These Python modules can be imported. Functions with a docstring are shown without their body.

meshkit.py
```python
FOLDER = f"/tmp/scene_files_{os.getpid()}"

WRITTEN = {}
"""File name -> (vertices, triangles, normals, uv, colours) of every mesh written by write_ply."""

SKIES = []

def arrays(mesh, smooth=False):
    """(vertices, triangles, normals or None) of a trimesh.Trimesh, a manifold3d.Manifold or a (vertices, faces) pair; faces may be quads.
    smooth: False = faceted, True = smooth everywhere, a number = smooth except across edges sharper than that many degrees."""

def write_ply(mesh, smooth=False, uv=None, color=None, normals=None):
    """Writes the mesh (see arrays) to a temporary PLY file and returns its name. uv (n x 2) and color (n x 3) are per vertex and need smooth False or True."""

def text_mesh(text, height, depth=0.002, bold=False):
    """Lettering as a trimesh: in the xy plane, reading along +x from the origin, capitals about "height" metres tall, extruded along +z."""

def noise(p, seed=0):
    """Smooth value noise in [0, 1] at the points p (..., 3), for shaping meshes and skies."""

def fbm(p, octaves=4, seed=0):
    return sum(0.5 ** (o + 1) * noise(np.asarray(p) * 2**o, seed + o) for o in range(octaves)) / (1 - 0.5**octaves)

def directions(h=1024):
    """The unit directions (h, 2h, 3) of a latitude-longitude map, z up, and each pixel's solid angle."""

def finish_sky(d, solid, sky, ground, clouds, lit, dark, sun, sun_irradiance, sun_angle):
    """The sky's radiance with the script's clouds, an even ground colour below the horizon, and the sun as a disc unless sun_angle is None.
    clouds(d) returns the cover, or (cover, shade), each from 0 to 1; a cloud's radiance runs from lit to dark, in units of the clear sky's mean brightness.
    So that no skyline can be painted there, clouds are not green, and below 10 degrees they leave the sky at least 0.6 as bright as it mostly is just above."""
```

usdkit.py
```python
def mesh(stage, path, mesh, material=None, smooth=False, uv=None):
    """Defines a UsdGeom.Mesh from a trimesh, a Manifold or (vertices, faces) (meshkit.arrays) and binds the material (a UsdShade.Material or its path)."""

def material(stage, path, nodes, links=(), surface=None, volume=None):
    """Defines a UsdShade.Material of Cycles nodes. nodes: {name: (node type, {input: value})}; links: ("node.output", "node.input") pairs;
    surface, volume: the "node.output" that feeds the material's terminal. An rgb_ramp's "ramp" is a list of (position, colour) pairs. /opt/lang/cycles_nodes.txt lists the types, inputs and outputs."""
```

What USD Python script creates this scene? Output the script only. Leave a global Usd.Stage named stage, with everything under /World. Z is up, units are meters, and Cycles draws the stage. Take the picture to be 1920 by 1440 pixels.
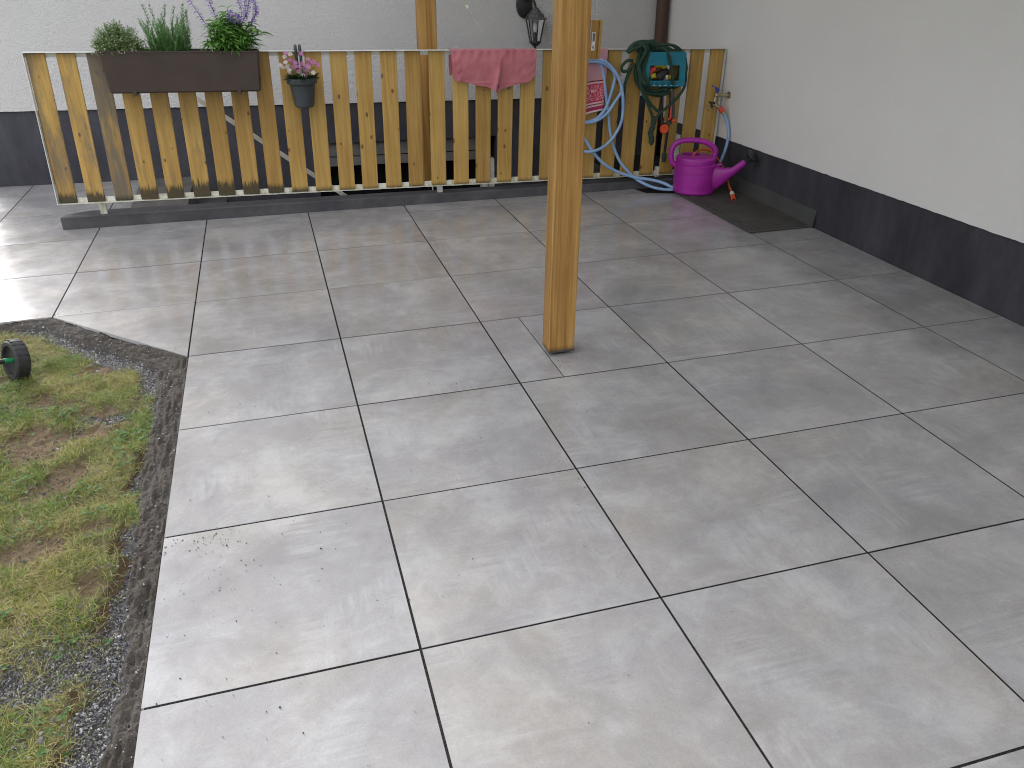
import math, numpy as np, trimesh, usdkit, meshkit
from shapely.geometry import Polygon, box as sbox, LineString, Point
from shapely import affinity
from pxr import Usd, UsdGeom, UsdLux, UsdShade, Gf, Sdf, Vt

stage = Usd.Stage.CreateInMemory()
UsdGeom.SetStageUpAxis(stage, 'Z'); UsdGeom.SetStageMetersPerUnit(stage, 1.0)
world = UsdGeom.Xform.Define(stage, '/World'); stage.SetDefaultPrim(world.GetPrim())
UsdGeom.Scope.Define(stage, '/World/Looks')

# ------------------------------------------------------------------ camera
cam = UsdGeom.Camera.Define(stage, '/World/camera')
R = [[0.96029, 0.13253, -0.24738], [-0.27841, 0.44259, -0.85239], [-0.00364, 0.88693, 0.46166]]
_r = np.linalg.svd(np.array([[0.960, 0.133, -0.247], [-0.281, 0.443, -0.852], [-0.004, 0.887, 0.462]])); _R = _r[0] @ _r[2]
CAM = (0.559, -1.843, 1.868)
cam.AddTransformOp().Set(Gf.Matrix4d(*[*_R[:, 0], 0, *_R[:, 1], 0, *_R[:, 2], 0, *CAM, 1]))
cam.CreateHorizontalApertureAttr(36.0); cam.CreateVerticalApertureAttr(27.0)
cam.CreateFocalLengthAttr(28.727)
cam.CreateClippingRangeAttr(Gf.Vec2f(0.05, 2000))
cam.CreateExposureAttr(1.98)

# ------------------------------------------------------------------ sky and sun (bright overcast)
SUN_AZ, SUN_EL = math.radians(-27), math.radians(20)
SUN = np.array([math.sin(SUN_AZ) * math.cos(SUN_EL), math.cos(SUN_AZ) * math.cos(SUN_EL), math.sin(SUN_EL)])
usdkit.material(stage, '/World/Looks/sky', {
    'tc': ('texture_coordinate', {}),
    'sky': ('sky_texture', {'sky_type': 'single_scattering', 'sun_disc': False, 'sun_elevation': SUN_EL, 'sun_rotation': SUN_AZ, 'altitude': 300.0, 'aerosol_density': 2.0}),
    'mp': ('mapping', {'scale': (1.0, 1.0, 2.2)}),
    'n': ('noise_texture', {'scale': 2.1, 'detail': 6.0, 'roughness': 0.55, 'distortion': 0.3}),
    'cov': ('rgb_ramp', {'ramp': [(0.30, (0.72,) * 3), (0.62, (1, 1, 1))]}),
    'shade': ('rgb_ramp', {'ramp': [(0.25, (3.06, 3.08, 3.24)), (0.75, (4.58, 4.58, 4.70))]}),
    'mx': ('mix_color', {'fac': 0.9}),
    # an overcast sky is about three times as bright overhead as at the horizon
    'sz': ('separate_xyz', {}), 'cie': ('map_range', {'from_min': 0.0, 'from_max': 1.0, 'to_min': 0.46, 'to_max': 1.15, 'clamp': True}), 'ov': ('mix_color', {'blend_type': 'multiply', 'fac': 1.0}),
    'bg': ('background_shader', {'strength': 0.1})},
    [('tc.generated', 'mp.vector'), ('mp.vector', 'n.vector'), ('n.fac', 'cov.fac'), ('n.fac', 'shade.fac'), ('cov.color', 'mx.fac'),
     ('sky.color', 'mx.a'), ('shade.color', 'mx.b'), ('tc.generated', 'sz.vector'), ('sz.z', 'cie.value'), ('mx.result', 'ov.a'), ('cie.result', 'ov.b'), ('ov.result', 'bg.color')], surface='bg.background')
sky = UsdLux.DomeLight.Define(stage, '/World/sky')
UsdShade.MaterialBindingAPI.Apply(sky.GetPrim()).Bind(UsdShade.Material.Get(stage, '/World/Looks/sky'))
sky.GetPrim().SetCustomDataByKey('kind', 'structure')
sun = UsdLux.DistantLight.Define(stage, '/World/sun')
sun.CreateIntensityAttr(0.36); sun.CreateAngleAttr(16.0); sun.CreateColorAttr(Gf.Vec3f(1.0, 0.98, 0.96))
sun.GetPrim().CreateAttribute('inputs:normalize', Sdf.ValueTypeNames.Bool).Set(True)
_z = SUN; _x = np.cross([0, 0, 1.0], _z); _x /= np.linalg.norm(_x); _y = np.cross(_z, _x)
sun.AddTransformOp().Set(Gf.Matrix4d(*[*_x, 0, *_y, 0, *_z, 0, 0, 0, 30, 1]))

# ------------------------------------------------------------------ helpers
rng = np.random.default_rng(7)
used = {}
def numbered(parent, name):
    k = (parent, name); n = used.get(k, 0); used[k] = n + 1
    return f'{parent}/{name}' if n == 0 else f'{parent}/{name}_{n:03d}'

def tag(prim, label=None, category=None, group=None, kind=None):
    for k, v in (('label', label), ('category', category), ('group', group), ('kind', kind)):
        if v: prim.SetCustomDataByKey(k, v)
    return prim

LOC = {}
def thing(name, label, category, loc=(0, 0, 0), group=None, kind=None):
    x = UsdGeom.Xform.Define(stage, numbered('/World', name))
    x.AddTranslateOp().Set(Gf.Vec3d(*map(float, loc)))
    LOC[str(x.GetPath())] = np.array(loc, float)
    tag(x.GetPrim(), label, category, group, kind)
    return str(x.GetPath())

def vf(m):
    if isinstance(m, (tuple, list)) and len(m) == 2 and not hasattr(m[0], 'vertices'):
        v, f = np.asarray(m[0], float), np.asarray(m[1], int)
        if f.shape[1] == 4: f = np.vstack([f[:, [0, 1, 2]], f[:, [0, 2, 3]]])
        return v, f
    return np.array(m.vertices, float), np.array(m.faces, int)

def join(ms):
    V, F, n = [], [], 0
    for m in ms:
        v, f = vf(m); V.append(v); F.append(f + n); n += len(v)
    return np.vstack(V), np.vstack(F)

def base_of(parent):
    return np.sum([LOC[k] for k in LOC if parent == k or parent.startswith(k + '/')], axis=0) if parent else np.zeros(3)

def obj(name, mesh, m, parent=None, smooth=False, prim=None, label=None, category=None, group=None, kind=None):
    """one Mesh prim; vertices are given in world coordinates. prim: {primvar: per-vertex floats (n or n x 3)}"""
    if isinstance(mesh, list): mesh = join(mesh)
    v, f = vf(mesh)
    path = numbered(parent or '/World', name)
    if parent is None:
        loc = np.array([(v[:, 0].min() + v[:, 0].max()) / 2, (v[:, 1].min() + v[:, 1].max()) / 2, v[:, 2].min()])
    else:
        loc = base_of(parent)
    g = usdkit.mesh(stage, path, (v - loc, f), m, smooth=False if prim and smooth not in (True, False) else smooth)
    if parent is None:
        UsdGeom.Xformable(g).AddTranslateOp().Set(Gf.Vec3d(*map(float, loc)))
    g.CreateDoubleSidedAttr(True)
    if prim:
        for k, a in prim.items():
            a = np.asarray(a, np.float32)
            if a.ndim == 1:
                UsdGeom.PrimvarsAPI(g).CreatePrimvar(k, Sdf.ValueTypeNames.FloatArray, 'vertex').Set(Vt.FloatArray.FromNumpy(a))
            else:
                UsdGeom.PrimvarsAPI(g).CreatePrimvar(k, Sdf.ValueTypeNames.Color3fArray, 'vertex').Set(Vt.Vec3fArray.FromNumpy(a))
    tag(g.GetPrim(), label, category, group, kind)
    return path

def bx(x0, x1, y0, y1, z0, z1, ch=0.0):
    """box, edges chamfered by ch"""
    if ch <= 0:
        return vf(trimesh.creation.box(bounds=[[min(x0, x1), min(y0, y1), min(z0, z1)], [max(x0, x1), max(y0, y1), max(z0, z1)]]))
    c = np.array([(x0 + x1) / 2, (y0 + y1) / 2, (z0 + z1) / 2]); h = np.abs(np.array([x1 - x0, y1 - y0, z1 - z0])) / 2
    pts = []
    for s in np.ndindex(2, 2, 2):
        s = np.array(s) * 2 - 1
        for k in range(3):
            e = h - ch; e[k] = h[k]; pts.append(c + s * e)
    return vf(trimesh.convex.convex_hull(np.array(pts)))

def hull(pts): return vf(trimesh.convex.convex_hull(np.asarray(pts, float)))

def prism(poly, z0, z1, ch=0.0):
    """convex polygon (ccw list) extruded, top edge chamfered"""
    p = np.array(poly, float); n = len(p)
    pg = Polygon(p)
    q = pg.buffer(-ch, join_style=2) if ch > 0 else pg
    q = np.array(q.exterior.coords)[:-1]
    if ch > 0:
        return hull(np.vstack([np.c_[p, np.full(n, z0)], np.c_[p, np.full(n, z1 - ch)], np.c_[q, np.full(len(q), z1)]]))
    return hull(np.vstack([np.c_[p, np.full(n, z0)], np.c_[p, np.full(n, z1)]]))

def extr(poly, z0, z1):
    if not isinstance(poly, Polygon): poly = Polygon(poly)
    m = trimesh.creation.extrude_polygon(poly, z1 - z0, engine='earcut'); m.apply_translation([0, 0, z0])
    return vf(m)

def spline(P, n=8, closed=False):
    P = np.asarray(P, float)
    if closed: Q = np.vstack([P[-1], P, P[0], P[1]])
    else: Q = np.vstack([2 * P[0] - P[1], P, 2 * P[-1] - P[-2]])
    out = []
    for i in range(1, len(Q) - 2):
        p0, p1, p2, p3 = Q[i - 1:i + 3]
        for t in np.linspace(0, 1, n, endpoint=False):
            out.append(.5 * (2 * p1 + (p2 - p0) * t + (2 * p0 - 5 * p1 + 4 * p2 - p3) * t * t + (3 * p1 - p0 - 3 * p2 + p3) * t ** 3))
    if not closed: out.append(Q[-2])
    return np.array(out)

def tube(P, r, n=8, closed=False):
    P = np.asarray(P, float); m = len(P); r = np.broadcast_to(np.asarray(r, float), (m,))
    T = np.gradient(P, axis=0) if not closed else np.roll(P, -1, 0) - np.roll(P, 1, 0)
    T /= np.maximum(np.linalg.norm(T, axis=1, keepdims=True), 1e-9)
    a = np.array([0, 0, 1.0]) if abs(T[0][2]) < .9 else np.array([1.0, 0, 0])
    N = np.cross(T[0], a); N /= np.linalg.norm(N); ring = []
    ang = np.linspace(0, 2 * np.pi, n, endpoint=False)
    for i in range(m):
        N = N - T[i] * np.dot(N, T[i]); N /= max(np.linalg.norm(N), 1e-9); B = np.cross(T[i], N)
        ring.append(P[i] + r[i] * (np.cos(ang)[:, None] * N + np.sin(ang)[:, None] * B))
    V = np.vstack(ring); F = []
    for i in range(m if closed else m - 1):
        j = (i + 1) % m
        for k in range(n):
            l = (k + 1) % n
            F += [[i * n + k, i * n + l, j * n + l], [i * n + k, j * n + l, j * n + k]]
    if not closed:
        V = np.vstack([V, P[0], P[-1]]); c0, c1 = len(V) - 2, len(V) - 1
        for k in range(n):
            l = (k + 1) % n
            F += [[c0, l, k], [c1, (m - 1) * n + k, (m - 1) * n + l]]
    return V, np.array(F)

def frame(d):
    d = np.array(d, float); d /= np.linalg.norm(d)
    a = np.array([0, 0, 1.0]) if abs(d[2]) < .9 else np.array([1.0, 0, 0])
    u = np.cross(a, d); u /= np.linalg.norm(u)
    return u, np.cross(d, u), d

def lathe(profile, c=(0, 0, 0), axis=(0, 0, 1), n=24, sx=1.0, sy=1.0, u=None):
    """profile [(r, h)] spun about axis through c; elliptical by sx, sy"""
    if u is None: u, v, w = frame(axis)
    else:
        w = np.array(axis, float) / np.linalg.norm(axis); u = np.array(u, float); u -= w * np.dot(u, w); u /= np.linalg.norm(u); v = np.cross(w, u)
    P = np.array(profile, float); ang = np.linspace(0, 2 * np.pi, n, endpoint=False); V = []
    for r, h in P:
        V.append(np.array(c) + h * w + r * (sx * np.cos(ang)[:, None] * u + sy * np.sin(ang)[:, None] * v))
    V = np.vstack(V); F = []
    for i in range(len(P) - 1):
        for k in range(n):
            l = (k + 1) % n
            F += [[i * n + k, i * n + l, (i + 1) * n + l], [i * n + k, (i + 1) * n + l, (i + 1) * n + k]]
    return V, np.array(F)

def ball(c, r, sub=2, s=(1, 1, 1)):
    m = trimesh.creation.icosphere(sub, 1.0); return np.array(m.vertices) * r * np.array(s) + np.array(c), np.array(m.faces)

def grid(nu, nv):
    i = np.arange(nu * nv).reshape(nv, nu)
    return np.c_[i[:-1, :-1].ravel(), i[:-1, 1:].ravel(), i[1:, 1:].ravel(), i[1:, :-1].ravel()]

# ------------------------------------------------------------------ materials
def M(name, nodes, links, surface='p.BSDF'):
    return usdkit.material(stage, '/World/Looks/' + name, nodes, links, surface=surface)

def plain(name, c1, c2=None, rough=0.5, scale=40.0, bump=0.0, bscale=200.0, stretch=(1, 1, 1), spec=0.5, metal=0.0, dist=0.002, lo=.35, hi=.65, sheen=0.0):
    nd = {'g': ('geometry', {}), 'mp': ('mapping', {'scale': stretch}),
          'n': ('noise_texture', {'scale': scale, 'detail': 5.0, 'roughness': .6}),
          'r': ('rgb_ramp', {'ramp': [(lo, c1), (hi, c2 or c1)]}),
          'p': ('principled_bsdf', {'roughness': rough, 'specular_ior_level': spec, 'metallic': metal, 'sheen_weight': sheen})}
    lk = [('g.position', 'mp.vector'), ('mp.vector', 'n.vector'), ('n.fac', 'r.fac'), ('r.color', 'p.base_color')]
    if bump:
        nd['nb'] = ('noise_texture', {'scale': bscale, 'detail': 3.0}); nd['b'] = ('bump', {'strength': bump, 'distance': dist})
        lk += [('mp.vector', 'nb.vector'), ('nb.fac', 'b.height'), ('b.normal', 'p.normal')]
    return M(name, nd, lk)

# glazed concrete-look porcelain; every tile shifts the pattern by its own seed
TILE = M('porcelain', {
    'g': ('geometry', {}), 'sd': ('attribute', {'attribute': 'seed'}),
    'off': ('vector_math', {'math_type': 'scale', 'vector1': (37.0, 91.0, 13.0)}),
    'p0': ('vector_math', {'math_type': 'add'}),
    'nA': ('noise_texture', {'scale': 2.1, 'detail': 8.0, 'roughness': .62, 'distortion': .4}),
    'nM': ('noise_texture', {'scale': 8.5, 'detail': 9.0, 'roughness': .68, 'distortion': .8}), 'am': ('math', {'math_type': 'multiply_add', 'value2': .50, 'value3': -.25}), 'aa': ('math', {'math_type': 'add'}),
    'r': ('rgb_ramp', {'ramp': [(.32, (.282, .275, .275)), (.5, (.338, .331, .332)), (.68, (.42, .415, .417))]}),
    'nW': ('noise_texture', {'scale': 2.7, 'detail': 5.0, 'roughness': .55, 'distortion': .7}),
    'mW': ('map_range', {'from_min': .50, 'from_max': .66, 'to_min': 0.0, 'to_max': 1.0, 'clamp': True}),
    'mpX': ('mapping', {'scale': (2.6, 34.0, 1.0), 'rotation': (0, 0, .10)}), 'nX': ('noise_texture', {'scale': 1.0, 'detail': 6.0, 'roughness': .7, 'distortion': .3}),
    'sX': ('map_range', {'from_min': .40, 'from_max': .66, 'to_min': 0.0, 'to_max': 1.0, 'clamp': True}),
    'p1': ('vector_math', {'math_type': 'add', 'vector2': (17.0, 3.0, 5.0)}),
    'nV': ('noise_texture', {'scale': 2.3, 'detail': 5.0, 'roughness': .55, 'distortion': .7}),
    'mV': ('map_range', {'from_min': .53, 'from_max': .66, 'to_min': 0.0, 'to_max': 1.0, 'clamp': True}),
    'mpY': ('mapping', {'scale': (36.0, 3.4, 1.0), 'rotation': (0, 0, -.06)}), 'nY': ('noise_texture', {'scale': 1.0, 'detail': 6.0, 'roughness': .7, 'distortion': .3}),
    'sY': ('map_range', {'from_min': .40, 'from_max': .66, 'to_min': 0.0, 'to_max': 1.0, 'clamp': True}),
    'w1': ('math', {'math_type': 'multiply'}), 'w2': ('math', {'math_type': 'multiply'}), 'wm': ('math', {'math_type': 'maximum'}), 'wk': ('math', {'math_type': 'multiply', 'value2': .42}),
    'xw': ('mix_color', {'b': (.525, .525, .535)}),
    'nC': ('noise_texture', {'scale': 1.9, 'detail': 5.0, 'roughness': .6}),
    'rt': ('rgb_ramp', {'ramp': [(.36, (1.022, 1.0, .955)), (.52, (1.0, 1.0, 1.0)), (.68, (.985, .99, 1.02))]}),
    'mt': ('mix_color', {'blend_type': 'multiply', 'fac': 1.0}),
    'nF': ('noise_texture', {'scale': 150.0, 'detail': 4.0, 'roughness': .7}),
    'v': ('voronoi_texture', {'scale': 46.0, 'randomness': 1.0}), 'vm': ('math', {'math_type': 'less_than', 'value2': .075}),
    'vs': ('separate_color', {}), 'vg': ('math', {'math_type': 'greater_than', 'value2': .86}),
    'vv': ('math', {'math_type': 'multiply'}), 'vk': ('math', {'math_type': 'multiply', 'value2': .5}), 'pit': ('mix_color', {'b': (.15, .14, .13)}),
    'rf': ('rgb_ramp', {'ramp': [(.3, (.90,) * 3), (.7, (1.06,) * 3)]}), 'mf': ('mix_color', {'blend_type': 'multiply', 'fac': 1.0}),
    'rr': ('map_range', {'from_min': .35, 'from_max': .68, 'to_min': .115, 'to_max': .21, 'clamp': True}),
    'b': ('bump', {'strength': .25, 'distance': .0006}),
    'p': ('principled_bsdf', {'specular_ior_level': .5})},
    [('sd.fac', 'off.scale'), ('g.position', 'p0.vector1'), ('off.vector', 'p0.vector2'), ('p0.vector', 'p1.vector1'),
     ('p0.vector', 'nA.vector'), ('p0.vector', 'nM.vector'), ('nM.fac', 'am.value1'), ('nA.fac', 'aa.value1'), ('am.value', 'aa.value2'), ('aa.value', 'r.fac'), ('p0.vector', 'nW.vector'), ('nW.fac', 'mW.value'), ('p0.vector', 'mpX.vector'), ('mpX.vector', 'nX.vector'), ('nX.fac', 'sX.value'),
     ('p1.vector', 'nV.vector'), ('nV.fac', 'mV.value'), ('p0.vector', 'mpY.vector'), ('mpY.vector', 'nY.vector'), ('nY.fac', 'sY.value'),
     ('mW.result', 'w1.value1'), ('sX.result', 'w1.value2'), ('mV.result', 'w2.value1'), ('sY.result', 'w2.value2'), ('w1.value', 'wm.value1'), ('w2.value', 'wm.value2'), ('wm.value', 'wk.value1'), ('wk.value', 'xw.fac'),
     ('p1.vector', 'nC.vector'), ('nC.fac', 'rt.fac'), ('r.color', 'mt.a'), ('rt.color', 'mt.b'), ('mt.result', 'xw.a'),
     ('p0.vector', 'nF.vector'), ('nF.fac', 'rf.fac'), ('xw.result', 'mf.a'), ('rf.color', 'mf.b'), ('p0.vector', 'v.vector'),
     ('v.distance', 'vm.value1'), ('v.color', 'vs.color'), ('vs.r', 'vg.value1'), ('vm.value', 'vv.value1'), ('vg.value', 'vv.value2'), ('vv.value', 'vk.value1'), ('vk.value', 'pit.fac'),
     ('mf.result', 'pit.a'), ('pit.result', 'p.base_color'), ('nA.fac', 'rr.value'), ('rr.result', 'p.roughness'),
     ('nF.fac', 'b.height'), ('b.normal', 'p.normal')])

JOINT = plain('joint_sand', (.012, .012, .012), (.042, .041, .040), rough=1.0, scale=260.0, bump=.6, bscale=260.0, dist=.002, spec=.05)

def plaster(name, c1, c2, bump, scale, dist):
    return M(name, {
        'g': ('geometry', {}), 'n': ('noise_texture', {'scale': .9, 'detail': 6.0, 'roughness': .6}),
        'r': ('rgb_ramp', {'ramp': [(.35, c1), (.65, c2)]}),
        'nb': ('noise_texture', {'scale': scale, 'detail': 3.0, 'roughness': .6, 'distortion': 1.2}),
        'nf': ('noise_texture', {'scale': scale * 4.5, 'detail': 2.0}),
        'a': ('math', {'math_type': 'multiply_add', 'value2': .35}),
        'b': ('bump', {'strength': bump, 'distance': dist}),
        'p': ('principled_bsdf', {'roughness': .9, 'specular_ior_level': .25})},
        [('g.position', 'n.vector'), ('g.position', 'nb.vector'), ('g.position', 'nf.vector'), ('n.fac', 'r.fac'), ('r.color', 'p.base_color'),
         ('nf.fac', 'a.value1'), ('nb.fac', 'a.value3'), ('a.value', 'b.height'), ('b.normal', 'p.normal')])
RENDER = plaster('white_render', (.77, .76, .74), (.81, .80, .775), .35, 70.0, .005)
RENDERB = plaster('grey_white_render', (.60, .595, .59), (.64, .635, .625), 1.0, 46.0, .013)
PLINTH = M('plinth_paint', {
    'g': ('geometry', {}), 'n': ('noise_texture', {'scale': 3.2, 'detail': 7.0, 'roughness': .68}), 'mp': ('mapping', {'scale': (1, 1, .35)}),
    'r': ('rgb_ramp', {'ramp': [(.38, (.034, .034, .041)), (.55, (.050, .050, .061)), (.72, (.072, .072, .085))]}),
    'nb': ('noise_texture', {'scale': 160.0, 'detail': 4.0}), 'b': ('bump', {'strength': .5, 'distance': .003}),
    'p': ('principled_bsdf', {'roughness': .75, 'specular_ior_level': .35})},
    [('g.position', 'mp.vector'), ('mp.vector', 'n.vector'), ('n.fac', 'r.fac'), ('r.color', 'p.base_color'), ('g.position', 'nb.vector'), ('nb.fac', 'b.height'), ('b.normal', 'p.normal')])
KERB = plain('kerb_paint', (.045, .045, .052), (.082, .079, .082), rough=.6, scale=6.0, bump=.35, bscale=120.0, dist=.003)
SLAB = plain('landing_concrete', (.085, .08, .075), (.14, .132, .122), rough=.8, scale=7.0, bump=.4, bscale=150.0)
DARKC = plain('stair_concrete', (.05, .05, .05), (.09, .09, .09), rough=.9, scale=6.0, bump=.3)
SHUTTER = plain('grey_lintel', (.10, .10, .10), (.14, .14, .135), rough=.6, scale=9.0)
BLACK = plain('black_glass', (.008, .008, .010), rough=.15, scale=3.0)

def wood(name, c_lo, c_mid, c_hi, weather=0.0, grime=True, rough=.5, knot=(.13, .052, .018), kscale=4.6, coat=0.0, kmap={'scale': (1.7, 0.0, 1.0), 'rotation': (-math.pi / 2, 0, 0)}, kdim='2D', kmin=.30, kmax=.10):
    nd = {
        'g': ('geometry', {}), 'sd': ('attribute', {'attribute': 'seed'}), 'hb': ('attribute', {'attribute': 'height'}), 'we': ('attribute', {'attribute': 'weather'}), 'st': ('math', {'math_type': 'multiply', 'value2': 7.31}), 'sf': ('math', {'math_type': 'fraction'}), 'rs': ('rgb_ramp', {'ramp': [(0, (.84, .80, .76)), (.5, (1, 1, 1)), (1, (1.12, 1.14, 1.18))]}), 'xs': ('mix_color', {'blend_type': 'multiply', 'fac': 1.0}), 'gr': ('attribute', {'attribute': 'grime'}),
        'off': ('vector_math', {'math_type': 'scale', 'vector1': (13.0, 5.0, 71.0)}), 'p0': ('vector_math', {'math_type': 'add'}),
        'm1': ('mapping', {'scale': (38.0, 38.0, 1.1)}), 'n1': ('noise_texture', {'scale': 1.0, 'detail': 5.0, 'roughness': .62, 'distortion': .6}),
        'm2': ('mapping', {'scale': (240.0, 240.0, 4.0)}), 'n2': ('noise_texture', {'scale': 1.0, 'detail': 3.0, 'roughness': .6}),
        'n3': ('noise_texture', {'scale': 2.6, 'detail': 3.0}),
        'r1': ('rgb_ramp', {'ramp': [(.3, c_lo), (.5, c_mid), (.72, c_hi)]}),
        'r2': ('rgb_ramp', {'ramp': [(.3, (.80, .78, .74)), (.7, (1.07, 1.07, 1.07))]}), 'x2': ('mix_color', {'blend_type': 'multiply', 'fac': 1.0}),
        'r3': ('rgb_ramp', {'ramp': [(.3, (.86, .80, .72)), (.7, (1.1, 1.1, 1.1))]}), 'x3': ('mix_color', {'blend_type': 'multiply', 'fac': .8}),
        'mk': ('mapping', kmap), 'vk': ('voronoi_texture', {'scale': kscale, 'randomness': 1.0, 'dimensions': kdim}),
        'kn': ('noise_texture', {'scale': 60.0, 'detail': 2.0}), 'kd': ('math', {'math_type': 'multiply_add', 'value2': .05, 'value3': -.025}), 'ka': ('math', {'math_type': 'add'}),
        'ks': ('separate_color', {}), 'kg': ('map_range', {'from_min': kmin, 'from_max': 1.0, 'to_min': 0.0, 'to_max': kmax, 'clamp': True}),
        'kk': ('math', {'math_type': 'subtract'}), 'kr': ('map_range', {'from_min': -.01, 'from_max': .028, 'to_min': 0.0, 'to_max': .9, 'clamp': True}),
        'xk': ('mix_color', {'b': knot}),
        # grey weathering where the primvar says so
        'mw': ('mapping', {'scale': (9.0, 9.0, 1.6)}), 'nw': ('noise_texture', {'scale': 1.5, 'detail': 5.0, 'roughness': .7}),
        'wa': ('math', {'math_type': 'add'}), 'wr': ('map_range', {'from_min': .82, 'from_max': 1.08, 'to_min': 0.0, 'to_max': .85, 'clamp': True}),
        'xw': ('mix_color', {'b': (.115, .105, .088)}),
        # rotting, algae-dark lower ends
        'mg': ('mapping', {'scale': (85.0, 85.0, 7.0)}), 'ng': ('noise_texture', {'scale': 1.0, 'detail': 4.0, 'roughness': .7}),
        'gg': ('math', {'math_type': 'multiply'}), 'gs': ('math', {'math_type': 'subtract'}),
        'gq': ('map_range', {'from_min': -.018, 'from_max': .020, 'to_min': 0.0, 'to_max': .93, 'clamp': True}),
        'xg': ('mix_color', {'b': (.034, .030, .017)}),
        'b': ('bump', {'strength': .3, 'distance': .002}),
        'p': ('principled_bsdf', {'roughness': rough, 'specular_ior_level': .4, 'coat_weight': coat, 'coat_roughness': .35})}
    lk = [('sd.fac', 'off.scale'), ('g.position', 'p0.vector1'), ('off.vector', 'p0.vector2'), ('p0.vector', 'm1.vector'), ('m1.vector', 'n1.vector'), ('p0.vector', 'm2.vector'), ('m2.vector', 'n2.vector'),
          ('p0.vector', 'n3.vector'), ('n1.fac', 'r1.fac'), ('n2.fac', 'r2.fac'), ('r1.color', 'x2.a'), ('r2.color', 'x2.b'), ('n3.fac', 'r3.fac'), ('x2.result', 'x3.a'), ('r3.color', 'x3.b'),
          ('p0.vector', 'mk.vector'), ('mk.vector', 'vk.vector'), ('p0.vector', 'kn.vector'), ('kn.fac', 'kd.value1'), ('vk.distance', 'ka.value1'), ('kd.value', 'ka.value2'),
          ('vk.color', 'ks.color'), ('ks.g', 'kg.value'), ('kg.result', 'kk.value1'), ('ka.value', 'kk.value2'), ('kk.value', 'kr.value'), ('kr.result', 'xk.fac'), ('sd.fac', 'st.value1'), ('st.value', 'sf.value1'), ('sf.value', 'rs.fac'), ('x3.result', 'xs.a'), ('rs.color', 'xs.b'), ('xs.result', 'xk.a'),
          ('p0.vector', 'mw.vector'), ('mw.vector', 'nw.vector'), ('nw.fac', 'wa.value1'), ('we.fac', 'wa.value2'), ('wa.value', 'wr.value'), ('wr.result', 'xw.fac'), ('xk.result', 'xw.a'),
          ('p0.vector', 'mg.vector'), ('mg.vector', 'ng.vector'), ('ng.fac', 'gg.value1'), ('gr.fac', 'gg.value2'), ('gg.value', 'gs.value1'), ('hb.fac', 'gs.value2'), ('gs.value', 'gq.value'), ('gq.result', 'xg.fac'), ('xw.result', 'xg.a'),
          ('xg.result', 'p.base_color'), ('n2.fac', 'b.height'), ('b.normal', 'p.normal')]
    return M(name, nd, lk)
BOARD = wood('pine_board', (.36, .210, .050), (.45, .285, .080), (.53, .355, .112), rough=.5, coat=.08)
POST = wood('glulam_post', (.25, .122, .030), (.38, .215, .060), (.50, .31, .10), rough=.6, kscale=3.0, kmap={'scale': (1.7, 1.7, 1.0)}, kdim='3D', kmin=.4, kmax=.10)
ROOFW = plain('white_painted_planks', (.76, .75, .73), (.80, .79, .77), rough=.6, scale=8.0)
WHITEM = plain('white_steel', (.62, .63, .58), (.78, .79, .76), rough=.4, scale=14.0, spec=.5)
DIRTYM = plain('mossy_white_steel', (.46, .45, .28), (.72, .72, .64), rough=.5, scale=30.0, stretch=(1, 1, .4), lo=.36, hi=.56)
BROWNP = plain('brown_plastic', (.037, .025, .020), (.047, .032, .026), rough=.42, scale=5.0, bump=.08, bscale=500.0)
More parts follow.
